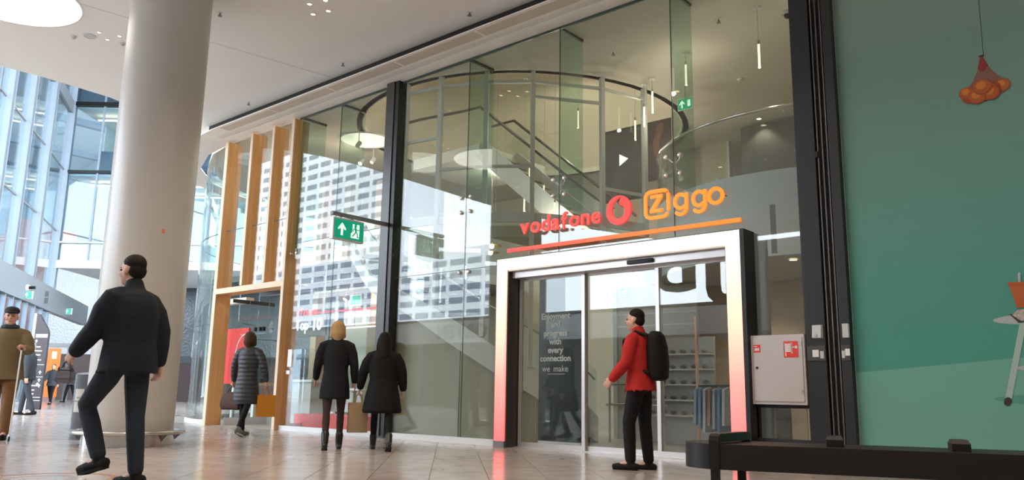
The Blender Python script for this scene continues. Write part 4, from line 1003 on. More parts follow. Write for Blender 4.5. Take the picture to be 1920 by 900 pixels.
for k, c in enumerate(('walldark', 'wallwarm', 'wood_pale', 'groove', 'walldark', 'wallwarm', 'groove')): bxo('panel', M[c], t, -0.9 + 0.25 * k, -0.66 + 0.25 * k, 0, 0.05, 0, 1.45)
bxo('top_ledge', M['wallwarm'], t, -0.9, 0.85, -0.02, 0.06, 1.45, 1.5)
tag(bxo('wall_inner', M['wallwarm'], None, -7.9, -2.96, 13.4, 13.5, 0, 2.74), kind='structure')

# left shop: counter, plinth, signs
t = thing('sales_counter', 'long white counter table with slanted green leg inside the left glazed bay', 'table', (-15.3, 11.5, 0)); bxo('tabletop', M['white'], t, -1.5, 1.5, -0.35, 0.35, 0.78, 0.83, 0.01); bxo('front_panel', M['cabinet'], t, -1.45, 1.45, -0.30, -0.27, 0.32, 0.78)
for x in (-1.25, 1.2):
    bm = bmesh.new(); beam(bm, (x, -0.33, 0.78), (x + 0.02, -0.33, 0.0), 0.07, 0.05); obj('leg', bm, mat('leg_olive_%d' % (x > 0), (0.36, 0.40, 0.25), 0.5), t)
    bm = bmesh.new(); beam(bm, (x, 0.3, 0.78), (x, 0.3, 0.0), 0.06, 0.06); obj('leg', bm, M['lightgrey'], t)
t = thing('red_plinth', 'low bright red plinth on the floor behind the left glazed bay', 'plinth', (-13.4, 10.2, 0)); bxo('block', M['redpaint'], t, -1.0, 1.05, -0.3, 0.4, 0.0, 0.30, 0.01); bxo('base_strip', M['lightgrey'], t, -0.95, 1.0, -0.28, 0.38, -0.0, 0.02)
t = thing('grey_plinth', 'low pale grey plinth left of the red plinth', 'plinth', (-14.60, 10.3, 0)); bxo('block', M['lightgrey'], t, -0.19, 0.15, -0.3, 0.3, 0.02, 0.24, 0.01); bxo('base_strip', M['grey'], t, -0.18, 0.14, -0.28, 0.28, 0, 0.02)
t = thing('top_ten_sign', 'dark hanging board with white letters Top 10 inside the shop', 'sign', (-15.9, 11.2, 0)); bxo('board', M['grey'], t, -0.62, 0.62, 0.0, 0.04, 2.0, 2.50)
text('lettering', 'Top', 0.36, 0.02, M['textwhite'], t, (-0.54, -0.012, 2.16), off=0.004, sx=0.85); text('lettering', '10', 0.40, 0.02, M['textwhite'], t, (0.10, -0.012, 2.15), off=0.01, sx=0.95)
for x in (-0.5, 0.5): obj('hanger', tube(bmesh.new(), [(x, 0.02, 2.5), (x, 0.02, 3.56)], 0.008, 6), M['lightgrey'], t)
t = thing('red_neon_sign', 'red letters fone with a long red line, hung inside the shop above Top 10', 'sign', (0, 11.42, 0))
fit_letters('afone', -16.83, -15.93, 0.30, 0.02, M['red'], t, 0, 2.52, 0.008, 0.02)
bxo('red_line', M['red'], t, -15.9, -13.0, -0.01, 0.01, 2.56, 2.60)
for x in (-15.7, -13.3): obj('hanger', tube(bmesh.new(), [(x, 0, 2.6), (x, 0, 3.56)], 0.006, 6), M['lightgrey'], t)
t = thing('light_track', 'white ceiling track bar inside the shop above the green exit sign', 'track', (-15.8, 12.0, 3.18)); bxo('bar', M['white'], t, -1.1, 1.3, -0.02, 0.02, -0.02, 0.02)
for x in (-1.0, 1.2): obj('hanger', tube(bmesh.new(), [(x, 0, 0), (x, 0, 0.37)], 0.006, 6), M['lightgrey'], t)
spot(-15.62, 11.96, 2.93, 'bright spotlight on the white track beside the green exit sign', 12, zc=3.165)
t = thing('linear_light', 'thin white linear light hanging right of the Top 10 board', 'linear light', (-14.3, 11.8, 2.22)); bxo('bar', M['textwhite'], t, -1.1, 1.2, -0.02, 0.02, -0.015, 0.015)
for x in (-1.0, 1.1): obj('hanger', tube(bmesh.new(), [(x, 0, 0.015), (x, 0, 1.34)], 0.004, 6), M['grey'], t)
t = thing('red_shelf_unit', 'red display shelves behind the dark haired woman', 'shelf', (-16.2, 13.2, 0)); bxo('back_board', mat('red_board', (0.62, 0.10, 0.09), 0.5), t, -1.2, 1.0, 0.0, 0.05, 0.9, 2.3)
for z in (0.95, 1.3, 1.65, 2.0, 2.28): bxo('shelf_board', M['redpaint'], t, -1.2, 1.0, -0.25, 0.0, z, z + 0.025)
for k in range(8): bxo('product_box', M['cabinet'] if k % 3 else M['redpaint'], t, -1.1 + 0.26 * k, -0.95 + 0.26 * k, -0.18, -0.06, 1.325 if k % 2 else 1.675, 1.52 if k % 2 else 1.88)
t = thing('hanging_board', 'blank white board hanging above the blonde woman', 'board', (-17.0, 13.0, 0)); bxo('sheet', M['white'], t, -0.5, 0.45, 0, 0.03, 2.35, 3.1)
for x in (-0.4, 0.35): obj('hanger', tube(bmesh.new(), [(x, 0.015, 3.1), (x, 0.015, 3.56)], 0.006, 6), M['lightgrey'], t)
t = thing('pillar_cladding', 'pale greenish pillar cladding inside the left bay below the Top 10 board', 'pillar', (-15.7, 12.3, 0)); bxo('cladding', mat('pale_green_cladding', (0.52, 0.60, 0.52), 0.4), t, -0.55, 0.55, 0, 0.3, 0, 2.3, 0.04); bxo('foot', M['lightgrey'], t, -0.56, 0.56, -0.01, 0.31, 0, 0.1)
t = thing('red_poster_stand', 'red poster with a white curved line standing beside the doorway', 'poster', (-18.3, 10.75, 0)); bxo('board', M['redpaint'], t, -0.62, 0.55, 0, 0.05, 0.9, 2.25); bxo('foot', M['grey'], t, -0.5, 0.5, -0.1, 0.15, 0, 0.03); bxo('upright', M['grey'], t, -0.03, 0.03, 0.05, 0.09, 0.03, 1.5)
o = flat('printed_curve', [stroke([(0.45 + 0.42 * math.cos(R(a)), 1.55 + 0.55 * math.sin(R(a))) for a in range(95, 265, 10)], 0.025)], 0.003, M['white'], t); xz(o, 0, -0.006, 0)
for k, x in enumerate((-17.7, -17.1, -16.3)):
    t = thing('timber_column', 'pale timber wall fin inside the doorway behind the woman', 'column', (x, 12.6 + 0.4 * k, 0), 0, 'timber wall fins inside the doorway'); bxo('fin', M['wood_pale'], t, -0.12, 0.12, 0, 0.3, 0.1, 6.3); bxo('foot', M['whitealu'], t, -0.13, 0.13, -0.01, 0.31, 0, 0.1)
t = thing('display_rail', 'dark hanging rail with three small black fixings in the doorway', 'rail', (-16.05, 9.95, 2.15)); bm = bmesh.new(); beam(bm, (-0.45, -0.1, 0.08), (0.42, 0.1, -0.06), 0.03, 0.03); obj('bar', bm, M['grey_post'], t)
for x in (-0.12, 0.08, 0.2): bxo('fixing', M['black'], t, x - 0.025, x + 0.025, -0.02, 0.04, -0.1, -0.01)
for x in (-0.4, 0.38): obj('hanger', tube(bmesh.new(), [(x, 0, 0.02), (x, 0, 0.6)], 0.006, 6), M['grey'], t)
t = thing('display_table', 'white display table with a black device inside the doorway', 'table', (-15.35, 10.9, 0)); bxo('tabletop', M['white'], t, -0.5, 0.5, -0.3, 0.3, 0.95, 1.0); bxo('body', M['cabinet'], t, -0.42, 0.42, -0.25, 0.25, 0, 0.95)
t = thing('tablet', 'small black tablet on the white display table in the doorway', 'tablet', (-15.35, 10.75, 1.0)); bxo('screen', M['black'], t, -0.12, 0.12, -0.01, 0.01, 0.06, 0.24); bxo('stand', M['grey'], t, -0.04, 0.04, -0.03, 0.04, 0, 0.06)
t = thing('display_table', 'wooden display table with glowing legs behind the curved corner glass', 'table', (-18.9, 11.75, 0)); bxo('tabletop', M['wood_pale'], t, -0.6, 0.6, -0.35, 0.35, 0.88, 0.94)
for x in (-0.5, 0.5):
    for y in (-0.3, 0.3): bxo('leg', M['white'], t, x - 0.04, x + 0.04, y - 0.04, y + 0.04, 0, 0.88)
t = thing('till_screen', 'black till screen on the wooden display table behind curved glass', 'screen', (-18.65, 11.75, 0.94)); bxo('screen', M['black'], t, -0.2, 0.2, -0.02, 0.02, 0.1, 0.42); bxo('stand', M['black'], t, -0.05, 0.05, -0.06, 0.06, 0, 0.1)

# ------------------------------------------------------------------ atrium on the left
LN = [(-30.4, 8.0), (-34.635, 10.483), (-37.437, 12.19), (-41.128, 14.329)]
fa = thing('atrium_fascia', 'pale grey curved fascia band above the far shops on the left', 'fascia')
for p, q in zip(LN, LN[1:] + [(-48.753, 18.976)]):
    bm = bmesh.new(); beam(bm, (*p, 4.75), (*q, 4.75), 0.3, 1.1); obj('band_panel', bm, M['fascia'], fa)
cw = setting('window_5')
def along(p, q, t_): return (p[0] + (q[0] - p[0]) * t_, p[1] + (q[1] - p[1]) * t_)
for p, q in zip(LN, LN[1:]):
    for z0, z1 in ((5.3, 8.0), (8.06, 11.0), (11.06, 13.9), (14.5, 16.5)):
        bm = bmesh.new(); beam(bm, (*p, (z0 + z1) / 2), (*q, (z0 + z1) / 2), 0.03, z1 - z0); obj('glass_pane', bm, M['glass_blue'], cw)
    bm = bmesh.new(); beam(bm, (*p, 14.2), (*q, 14.2), 0.2, 0.6); obj('spandrel', bm, M['fascia'], cw)
    for z in (8.03, 11.03):
        bm = bmesh.new(); beam(bm, (*p, z), (*q, z), 0.06, 0.07); obj('transom', bm, M['grey'], cw)
dl = Vector((LN[-1][0] - LN[0][0], LN[-1][1] - LN[0][1], 0)).normalized(); nl = Vector((dl.y, -dl.x, 0))
if nl.dot(Vector((30, -10, 0))) < 0: nl = -nl
for p in LN + [along(LN[0], LN[1], 0.4)]:
    for s_ in (-0.18, 0.18):
        c = Vector((*p, 0)) + dl * s_ + nl * 0.05
        bm = bmesh.new(); beam(bm, c + Vector((0, 0, 5.3)), c + Vector((0, 0, 16.5)), 0.10, 0.30, nl); obj('mullion', bm, M['mull'], cw)
    bm = bmesh.new(); c = Vector((*p, 0)) - nl * 0.1; beam(bm, c + Vector((0, 0, 5.3)), c + Vector((0, 0, 16.5)), 0.3, 0.06, nl); obj('mullion_web', bm, M['mull'], cw)
rf = tag(obj('ceiling', B(-80, -16.4, -11.4, 45, 16.5, 16.9), M['offslab']), kind='structure')  # unseen opaque roof, added to cut the daylight in the atrium
for k in range(9): bxo('roof_beam', M['mull'], rf, -78 + 7 * k, -77.6 + 7 * k, -11.4, 45, 16.1, 16.5)
tag(bxo('wall_west_blocker', M['offwall'], None, -80.3, -80, -14, 45, 0, 19.4), kind='structure')  # unseen wall, added to block daylight from the west
tag(bxo('wall_front', M['offwall'], None, -80, -50, -11.7, -11.4, 0, 19.4), kind='structure')  # unseen closure, added to narrow the daylight opening
# far building pieces outside the curtain wall
for k, (x, y, h, mk, lb) in enumerate(((-60, 27, 17, 'offslab', 'pale bluish block outside the atrium glass'), (-62, 13, 11, 'wallwarm', 'reddish low block outside the atrium glass, left'))):
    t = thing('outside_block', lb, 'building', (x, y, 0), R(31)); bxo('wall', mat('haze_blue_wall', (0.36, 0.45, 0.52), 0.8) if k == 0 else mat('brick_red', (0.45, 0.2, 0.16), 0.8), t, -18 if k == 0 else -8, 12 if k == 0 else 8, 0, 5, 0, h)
    for i in range(5):
        for j in range(4): bxo('window', M['towerwin'], t, -7.4 + 3.1 * i, -5.4 + 3.1 * i, -0.1, 0.02, 1.5 + 2.8 * j, 3.2 + 2.8 * j)
# office wing
of = thing('office_wing', 'glazed office wing with white floor edges behind the column', 'building', (-41.05, 14.38, 0), R(40.86))
LW = 17.0
for z0, z1, mk in ((14.3, 14.5, 'black'), (10.9, 11.03, 'black'), (7.45, 7.52, 'white'), (6.25, 6.62, 'white')): bxo('floor_edge', M[mk], of, 0.1, LW, -0.15, 0.1, z0, z1)
for z in (6.42, 10.95, 14.4): bxo('slab', M['offslab'], of, 0.1, LW, 0.1, 7.0, z - 0.15, z + 0.1)
for z0, z1 in ((6.62, 7.45), (7.52, 10.9), (11.03, 14.3), (14.5, 16.4)):
    for i in range(6): bxo('glass_pane', M['glass_blue'], of, max(0.1, -1.2 + 2.75 * i) + 0.03, 1.55 + 2.75 * i - 0.03, -0.03, 0.0, z0, z1)
for i in range(6): bxo('mullion', M['mull'], of, 1.55 + 2.75 * i - 0.04, 1.55 + 2.75 * i + 0.04, -0.08, 0.0, 6.62, 16.4)
bxo('back_wall', M['offwall'], of, 0.1, LW, 6.8, 7.0, 6.3, 16.4); bxo('end_wall', M['offwall'], of, 0.05, 0.12, 3.0, 7, 6.6, 16.4); bxo('end_wall', M['offwall'], of, LW - 0.1, LW, 0.1, 7, 6.6, 16.4)
bxo('dark_blind', M['offdark'], of, 0.1, LW, 0.15, 0.2, 14.5, 16.4)
for z in (10.6, 14.0):
    for y in (1.2, 3.4): bxo('ceiling_strip_light', M['lampwarm'], of, 0.6, 12.0, y, y + 0.12, z, z + 0.04)
for i in range(5): bxo('desk_screen', M['offdark'], of, 1.2 + 2.2 * i, 2.6 + 2.2 * i, 0.6, 0.7, 11.05, 12.2)
SP = mat('crinkled_metal', (0.26, 0.28, 0.30), 0.38, 0.45, bump=1.0, bscale=9); SPD = mat('crinkled_dark', (0.10, 0.11, 0.12), 0.3, 0.5, bump=1.0, bscale=9)
tag(obj('wall_far', B(-1, 3.0, 0, 0.2, 2.6, 9.0), SP), kind='structure'); o = bpy.data.objects['wall_far']; o.location = (-50.8, 18.2, 0); o.rotation_euler = (0, 0, R(40.86))
for nm_, mt_, a_, b2, z0, z1 in (('wall_far', SPD, 3.0, 40, 2.2, 9.0), ('wall_far', mat('far_shop_dark', (0.05, 0.03, 0.03), 0.6), 0.5, 40, 0, 2.6)):
    o = tag(obj(nm_, B(a_, b2, 0.05, 0.25, z0, z1), mt_), kind='structure'); o.location = (-50.8, 18.2, 0); o.rotation_euler = (0, 0, R(40.86))
# far shop fronts below the fascia
sf = setting('window_6')
for p, q in zip(LN, LN[1:]):
    for k in range(3):
        a_ = along(p, q, k / 3); b2 = along(p, q, (k + 0.94) / 3)
        for z0, z1 in ((0.1, 2.6), (2.7, 4.2)):
            bm = bmesh.new(); beam(bm, (*a_, (z0 + z1) / 2), (*b2, (z0 + z1) / 2), 0.03, z1 - z0); obj('glass_pane', bm, M['glass_blue'], sf)
        bm = bmesh.new(); beam(bm, (*along(p, q, (k + 0.97) / 3), 0), (*along(p, q, (k + 0.97) / 3), 4.2), 0.16, 0.16, dl); obj('post', bm, M['mull'], sf)
    bm = bmesh.new(); beam(bm, (*p, 2.65), (*q, 2.65), 0.08, 0.1); obj('transom', bm, M['mull'], sf)
bm = bmesh.new(); off = -nl * 3.0
beam(bm, Vector((*LN[0], 2.15)) + off, Vector((*LN[-1], 2.15)) + off, 0.1, 4.1); obj('far_shop_back', bm, SP, sf)
drr = setting('door_3'); drr.location = (-44.6, 15.6, 0); drr.rotation_euler = (0, 0, R(36))
bm = B(-1.4, -1.25, 0, 0.2, 0, 2.9); box(bm, 1.25, 1.4, 0, 0.2, 0, 2.9); box(bm, -1.25, 1.25, 0, 0.2, 2.7, 2.9); obj('door_frame', bm, M['grey'], drr)
bxo('door_panel', M['lightgrey'], drr, -1.25, -0.1, 0.05, 0.1, 0, 2.7)
t = thing('orange_banner', 'tall narrow orange banner at the far shop door', 'banner', (-43.4, 15.7, 0), R(40)); bxo('cloth', M['orangeprint'], t, -0.32, 0.32, 0, 0.02, 0.25, 2.6); bxo('white_label', M['white'], t, -0.12, 0.12, -0.005, 0, 2.1, 2.45); bxo('foot', M['grey'], t, -0.3, 0.3, -0.15, 0.15, 0, 0.03); bxo('pole', M['grey'], t, -0.02, 0.02, 0.02, 0.05, 0.03, 2.6)
for px_, (x, y), z, lb in (('a', (-36.68, 11.73), 4.42, 'tiny green exit sign on the grey fascia, nearer the left edge'), ('b', (-43.87, 16.0), 4.5, 'tiny green exit sign on the grey fascia, nearer the column')):
    t = thing('fascia_exit_sign', lb, 'exit sign', (x + nl.x * 0.22, y + nl.y * 0.22, z), R(31)); bxo('housing', M['white'], t, -0.25, 0.25, -0.02, 0.04, -0.16, 0.16); bxo('green_panel', mat('exit_pale_' + px_, (0.1, 0.5, 0.4), 0.4, emit=(0.1, 0.6, 0.45), es=0.5), t, -0.22, 0.22, -0.03, -0.02, -0.13, 0.13); o = flat('pictogram', [ARROW], 0.004, M['signwhite'], t); xz(o, 0, -0.035, 0)
t = thing('fascia_camera', 'small white security camera on the grey fascia above a green exit sign', 'camera', (-36.75 + nl.x * 0.22, 11.77 + nl.y * 0.22, 4.72), R(31)); bm = bmesh.new(); ell(bm, (0, -0.1, 0), (0.17, 0.12, 0.14)); obj('body', bm, M['white'], t, 'all'); bxo('lens_hood', M['black'], t, 0.12, 0.38, -0.16, -0.06, -0.06, 0.06)
t = thing('fascia_vent', 'small dark grey square plate on the grey fascia', 'vent', (-39.73 + nl.x * 0.22, 13.5 + nl.y * 0.22, 4.7), R(31)); bxo('plate', M['grey'], t, -0.16, 0.16, -0.03, 0.02, -0.28, 0.28); bxo('grille', M['lightgrey'], t, -0.12, 0.12, -0.04, -0.03, -0.02, 0.02)

# directory totem
t = thing('directory_totem', 'tall dark directory totem with white lines of text and a slanted curved top', 'sign', (-28.9, 10.0, 0), R(40.86))
face = [(-0.21, 0.02), (0.24, 0.02), (0.24, 2.45), (0.215, 2.56), (0.16, 2.66), (0.06, 2.80), (-0.06, 2.98), (-0.13, 3.08), (-0.21, 3.1)]
o = flat('front_panel', [face], 0.1, mat('totem_plum', (0.035, 0.028, 0.035), 0.4), t); xz(o, 0, 0, 0)
bxo('side_edge', M['white'], t, -0.29, -0.21, -0.055, 0.05, 0.02, 3.1); bxo('base_plate', M['grey'], t, -0.35, 0.9, -0.25, 0.25, 0, 0.02)
bxo('title_strip', M['white'], t, -0.16, 0.22, -0.056, -0.051, 2.32, 2.43)
random.seed(3)
for z in (2.0, 1.87, 1.74, 1.58, 0.76, 0.62, 0.5): bxo('text_line', M['white'], t, -0.16, -0.16 + random.uniform(0.15, 0.34), -0.056, -0.051, z, z + 0.035)
for z in (1.44, 1.05, 0.40, 0.30): bxo('rule', M['white'], t, -0.17, 0.22, -0.056, -0.051, z, z + 0.014)
for x, z, s_ in ((-0.12, 2.2, 1), (0.12, 0.95, 1), (0.08, 0.82, -1), (0.14, 0.78, 1), (0.12, 1.2, 1)):
    o = flat('arrow', [ARROW], 0.004, M['white'], t); xz(o, x, -0.055, z); o.scale = (0.6 * s_, 0.6, 1)
# waste bin by the column
t = thing('waste_bin', 'slate grey rounded bin with a slanted top and white label beside the column', 'bin', (-13.0, 5.18, 0), R(40.86))
bm = bmesh.new(); n = 28; lo, hi, tp = [], [], []
for k in range(n):
    a = 2 * math.pi * k / n; x, y = 0.135 * math.cos(a), 0.135 * math.sin(a); zt_ = 0.97 + 0.15 * y
    lo.append(bm.verts.new((x, y, 0))); hi.append(bm.verts.new((x, y, zt_)))
for k in range(n): bm.faces.new((lo[k], lo[(k + 1) % n], hi[(k + 1) % n], hi[k]))
bm.faces.new(lo[::-1]); obj('body', bm, M['binblue'], t, True)
bm = bmesh.new(); vs = []
for k in range(n):
    a = 2 * math.pi * k / n; x, y = 0.13 * math.cos(a), 0.13 * math.sin(a); vs.append(bm.verts.new((x, y, 0.972 + 0.15 * y)))
bm.faces.new(vs); obj('slanted_lid', bm, mat('bin_lid', (0.42, 0.42, 0.52), 0.35), t)
lb = obj('label_plate', arcband(bmesh.new(), (0, 0), 0.1375, -118, -62, 0.40, 0.74, 0.004, 8), M['white'], t, True)
for z, s_ in ((0.60, 'no'), (0.55, 'smoking')): text('label_text', s_, 0.05 if s_ == 'no' else 0.04, 0.002, M['grey'], lb, (0, -0.139, z), align='CENTER')
bxo('base_shoe', M['lightgrey'], t, -0.10, 0.10, -0.10, 0.10, 0, 0.02)
# floor decal
t = thing('floor_sticker', 'faint red ring sticker on the floor at the lower left', 'sticker', (-7.6, 2.78, 0.0))
obj('outer_ring', lathe(bmesh.new(), [(0.52, 0.0008), (0.585, 0.0008), (0.585, 0.0016), (0.52, 0.0016), (0.52, 0.0008)], 56), mat('decal_red', (0.50, 0.20, 0.14), 0.3), t)
obj('inner_ring', lathe(bmesh.new(), [(0.30, 0.0008), (0.33, 0.0008), (0.33, 0.0016), (0.30, 0.0016), (0.30, 0.0008)], 48), mat('decal_pale', (0.58, 0.40, 0.32), 0.3), t)

# ------------------------------------------------------------------ the far side of the mall, mirrored in the shop front
wb = tag(bxo('wall_front', M['white'], None, -13.2, 6.5, -10.5, -10.1, 0, 6.6), kind='structure')
tag(bxo('wall_end', M['white'], None, 5.6, 6.0, -10.1, 9.3, 0, 6.6), kind='structure')
op = setting('wall_opposite')
bxo('shop_band', M['white'], op, -46, -13.2, -11.6, -11.4, 3.3, 4.5); bxo('shop_back', M['wallwarm'], op, -46, -13.2, -13.8, -13.6, 0, 4.5); bxo('shop_roof', M['grey'], op, -46, -13.2, -13.8, -11.4, 4.45, 4.6)
for i in range(12): bxo('shop_pane', M['glass_blue'], op, -45.9 + 2.72 * i, -43.3 + 2.72 * i, -11.52, -11.5, 0.1, 3.3); bxo('shop_post', M['mull'], op, -46 + 2.72 * i, -45.9 + 2.72 * i, -11.55, -11.4, 0, 3.3)
t = thing('shop_name_sign', 'dark block letters on the opposite shop, mirrored in the glass left of the portal', 'sign', (-26.4, -11.36, 3.55))
x = 0
for ch in 'SPORTEN':
    o = text('letter', ch, 1.0, 0.06, M['grey'], t, (x, 0, 0), (math.pi / 2, 0, math.pi), off=0.03); xs_ = [v.co.x for v in o.data.vertices]; x -= max(xs_) + 0.06
t = thing('section_sign', 'white block letters in the opposite shop window', 'sign', (-15.0, -11.38, 2.1)); x = 0
for ch in 'MEN':
    o = text('letter', ch, 0.32, 0.03, M['white'], t, (x, 0, 0), (math.pi / 2, 0, math.pi), off=0.008); xs_ = [v.co.x for v in o.data.vertices]; x -= max(xs_) + 0.03
for ch, x, lb in (('b', -13.2, 'huge grey hanging letter with a round bowl, mirrored in the right door'), ('J', -12.2, 'huge grey hanging letter with a hooked foot, mirrored in the right door')):
    t = thing('hanging_letter', lb, 'letter', (x, -6.4, 4.45)); text('letter_face', ch, 2.4, 0.06, mat('hanging_letter_grey', (0.30, 0.29, 0.31), 0.6), t, (0, 0, 0), (math.pi / 2, 0, math.pi), off=0.06, sx=1.5)
    for dx in (-0.3, -0.9): obj('hanger', tube(bmesh.new(), [(dx, 0, 1.2), (dx, 0, 1.95)], 0.01, 6), M['grey'], t)
tag(bxo('ground', mat('paving', (0.52, 0.52, 0.50), 0.8), None, -420, 60, -240, -13.8, -0.2, -0.02), kind='structure')
t = thing('tower_block', 'white tower block with rows of dark windows, mirrored in the shop glass', 'building', (0, -161, 0))
bxo('main_wall', M['tower'], t, -312, -216, -30, 0, 0, 98, 0); bxo('lower_wall', M['tower'], t, -215, -158, -30, -1, 0, 46, 0)
wm = bpy.data.meshes.new('window'); bm = B(-3.0, 3.0, -0.05, 0.12, 0, 1.9); bm.to_mesh(wm); bm.free(); wm.materials.append(M['towerwin'])
for i in range(12):
    for j in range(20):
        o = bpy.data.objects.new('window', wm); o.location = (-307 + 8 * i, 0.0, 12 + 4.1 * j); link(o, t)
for i in range(7):
    for j in range(8):
        o = bpy.data.objects.new('window', wm); o.location = (-210.5 + 7.8 * i, -1.0, 12 + 4.1 * j); link(o, t)
# ------------------------------------------------------------------ people
def remeshed(name, bm, mt, vox, parent, smooth=3):
    me = bpy.data.meshes.new(name); bmesh.ops.recalc_face_normals(bm, faces=bm.faces); bm.to_mesh(me); bm.free()
    o = bpy.data.objects.new(name, me); COL.objects.link(o)
    rm = o.modifiers.new('r', 'REMESH'); rm.mode = 'VOXEL'; rm.voxel_size = vox
    if smooth:
        sm = o.modifiers.new('s', 'SMOOTH'); sm.factor = 0.5; sm.iterations = smooth
    dg = bpy.context.evaluated_depsgraph_get(); dg.update()
    m2 = bpy.data.meshes.new_from_object(o.evaluated_get(dg)); m2.name = name
    bpy.data.objects.remove(o); bpy.data.meshes.remove(me)
    m2.materials.clear(); m2.materials.append(mt)
    for p in m2.polygons: p.use_smooth = True
    return link(bpy.data.objects.new(name, m2), parent)
def loft(bm, rings, n=20):
    """closed stack of ellipses: (centre, rx, ry)"""
    rs = []
    for c, rx, ry in rings:
        rs.append([bm.verts.new((c[0] + rx * math.cos(2 * math.pi * k / n), c[1] + ry * math.sin(2 * math.pi * k / n), c[2])) for k in range(n)])
    for a, b_ in zip(rs, rs[1:]):
        for k in range(n): bm.faces.new((a[k], a[(k + 1) % n], b_[(k + 1) % n], b_[k]))
    bm.faces.new(rs[0][::-1]); bm.faces.new(rs[-1])
def hand(bm, wrist, d, s, nrm, curl=0.5, k=1.0):
    """palm, four fingers and a thumb; d along the forearm, s to the thumb side, nrm palm side"""
    d, s, nrm = d.normalized(), s.normalized(), nrm.normalized()
    loftp = [wrist, wrist + d * 0.045 * k, wrist + d * 0.09 * k]
    for off in (-0.024, -0.008, 0.008, 0.024):
        tube(bm, [wrist + s * off * 0.7 * k, wrist + d * 0.05 * k + s * off * k, wrist + d * 0.088 * k + s * off * 1.05 * k], [0.017 * k, 0.016 * k, 0.013 * k], 8)
    for off, ln in ((0.033, 0.072), (0.011, 0.082), (-0.011, 0.076), (-0.032, 0.06)):
        p = wrist + d * 0.088 * k + s * off * k; pts = [p]; a = curl * 0.6
        for seg in (0.42, 0.32, 0.26):
            p = p + (d * math.cos(a) + nrm * math.sin(a)) * ln * seg * k; pts.append(p); a += curl * 1.1
        tube(bm, pts, [0.0095 * k, 0.009 * k, 0.0085 * k, 0.0075 * k], 8)
    p = wrist + d * 0.025 * k + s * 0.028 * k
    q = p + (d * 0.55 + s * 0.65 + nrm * 0.35).normalized() * 0.04 * k; r_ = q + (d * 0.8 + s * 0.1 + nrm * 0.6).normalized() * 0.035 * k
    tube(bm, [p, q, r_], [0.014 * k, 0.0115 * k, 0.009 * k], 8)
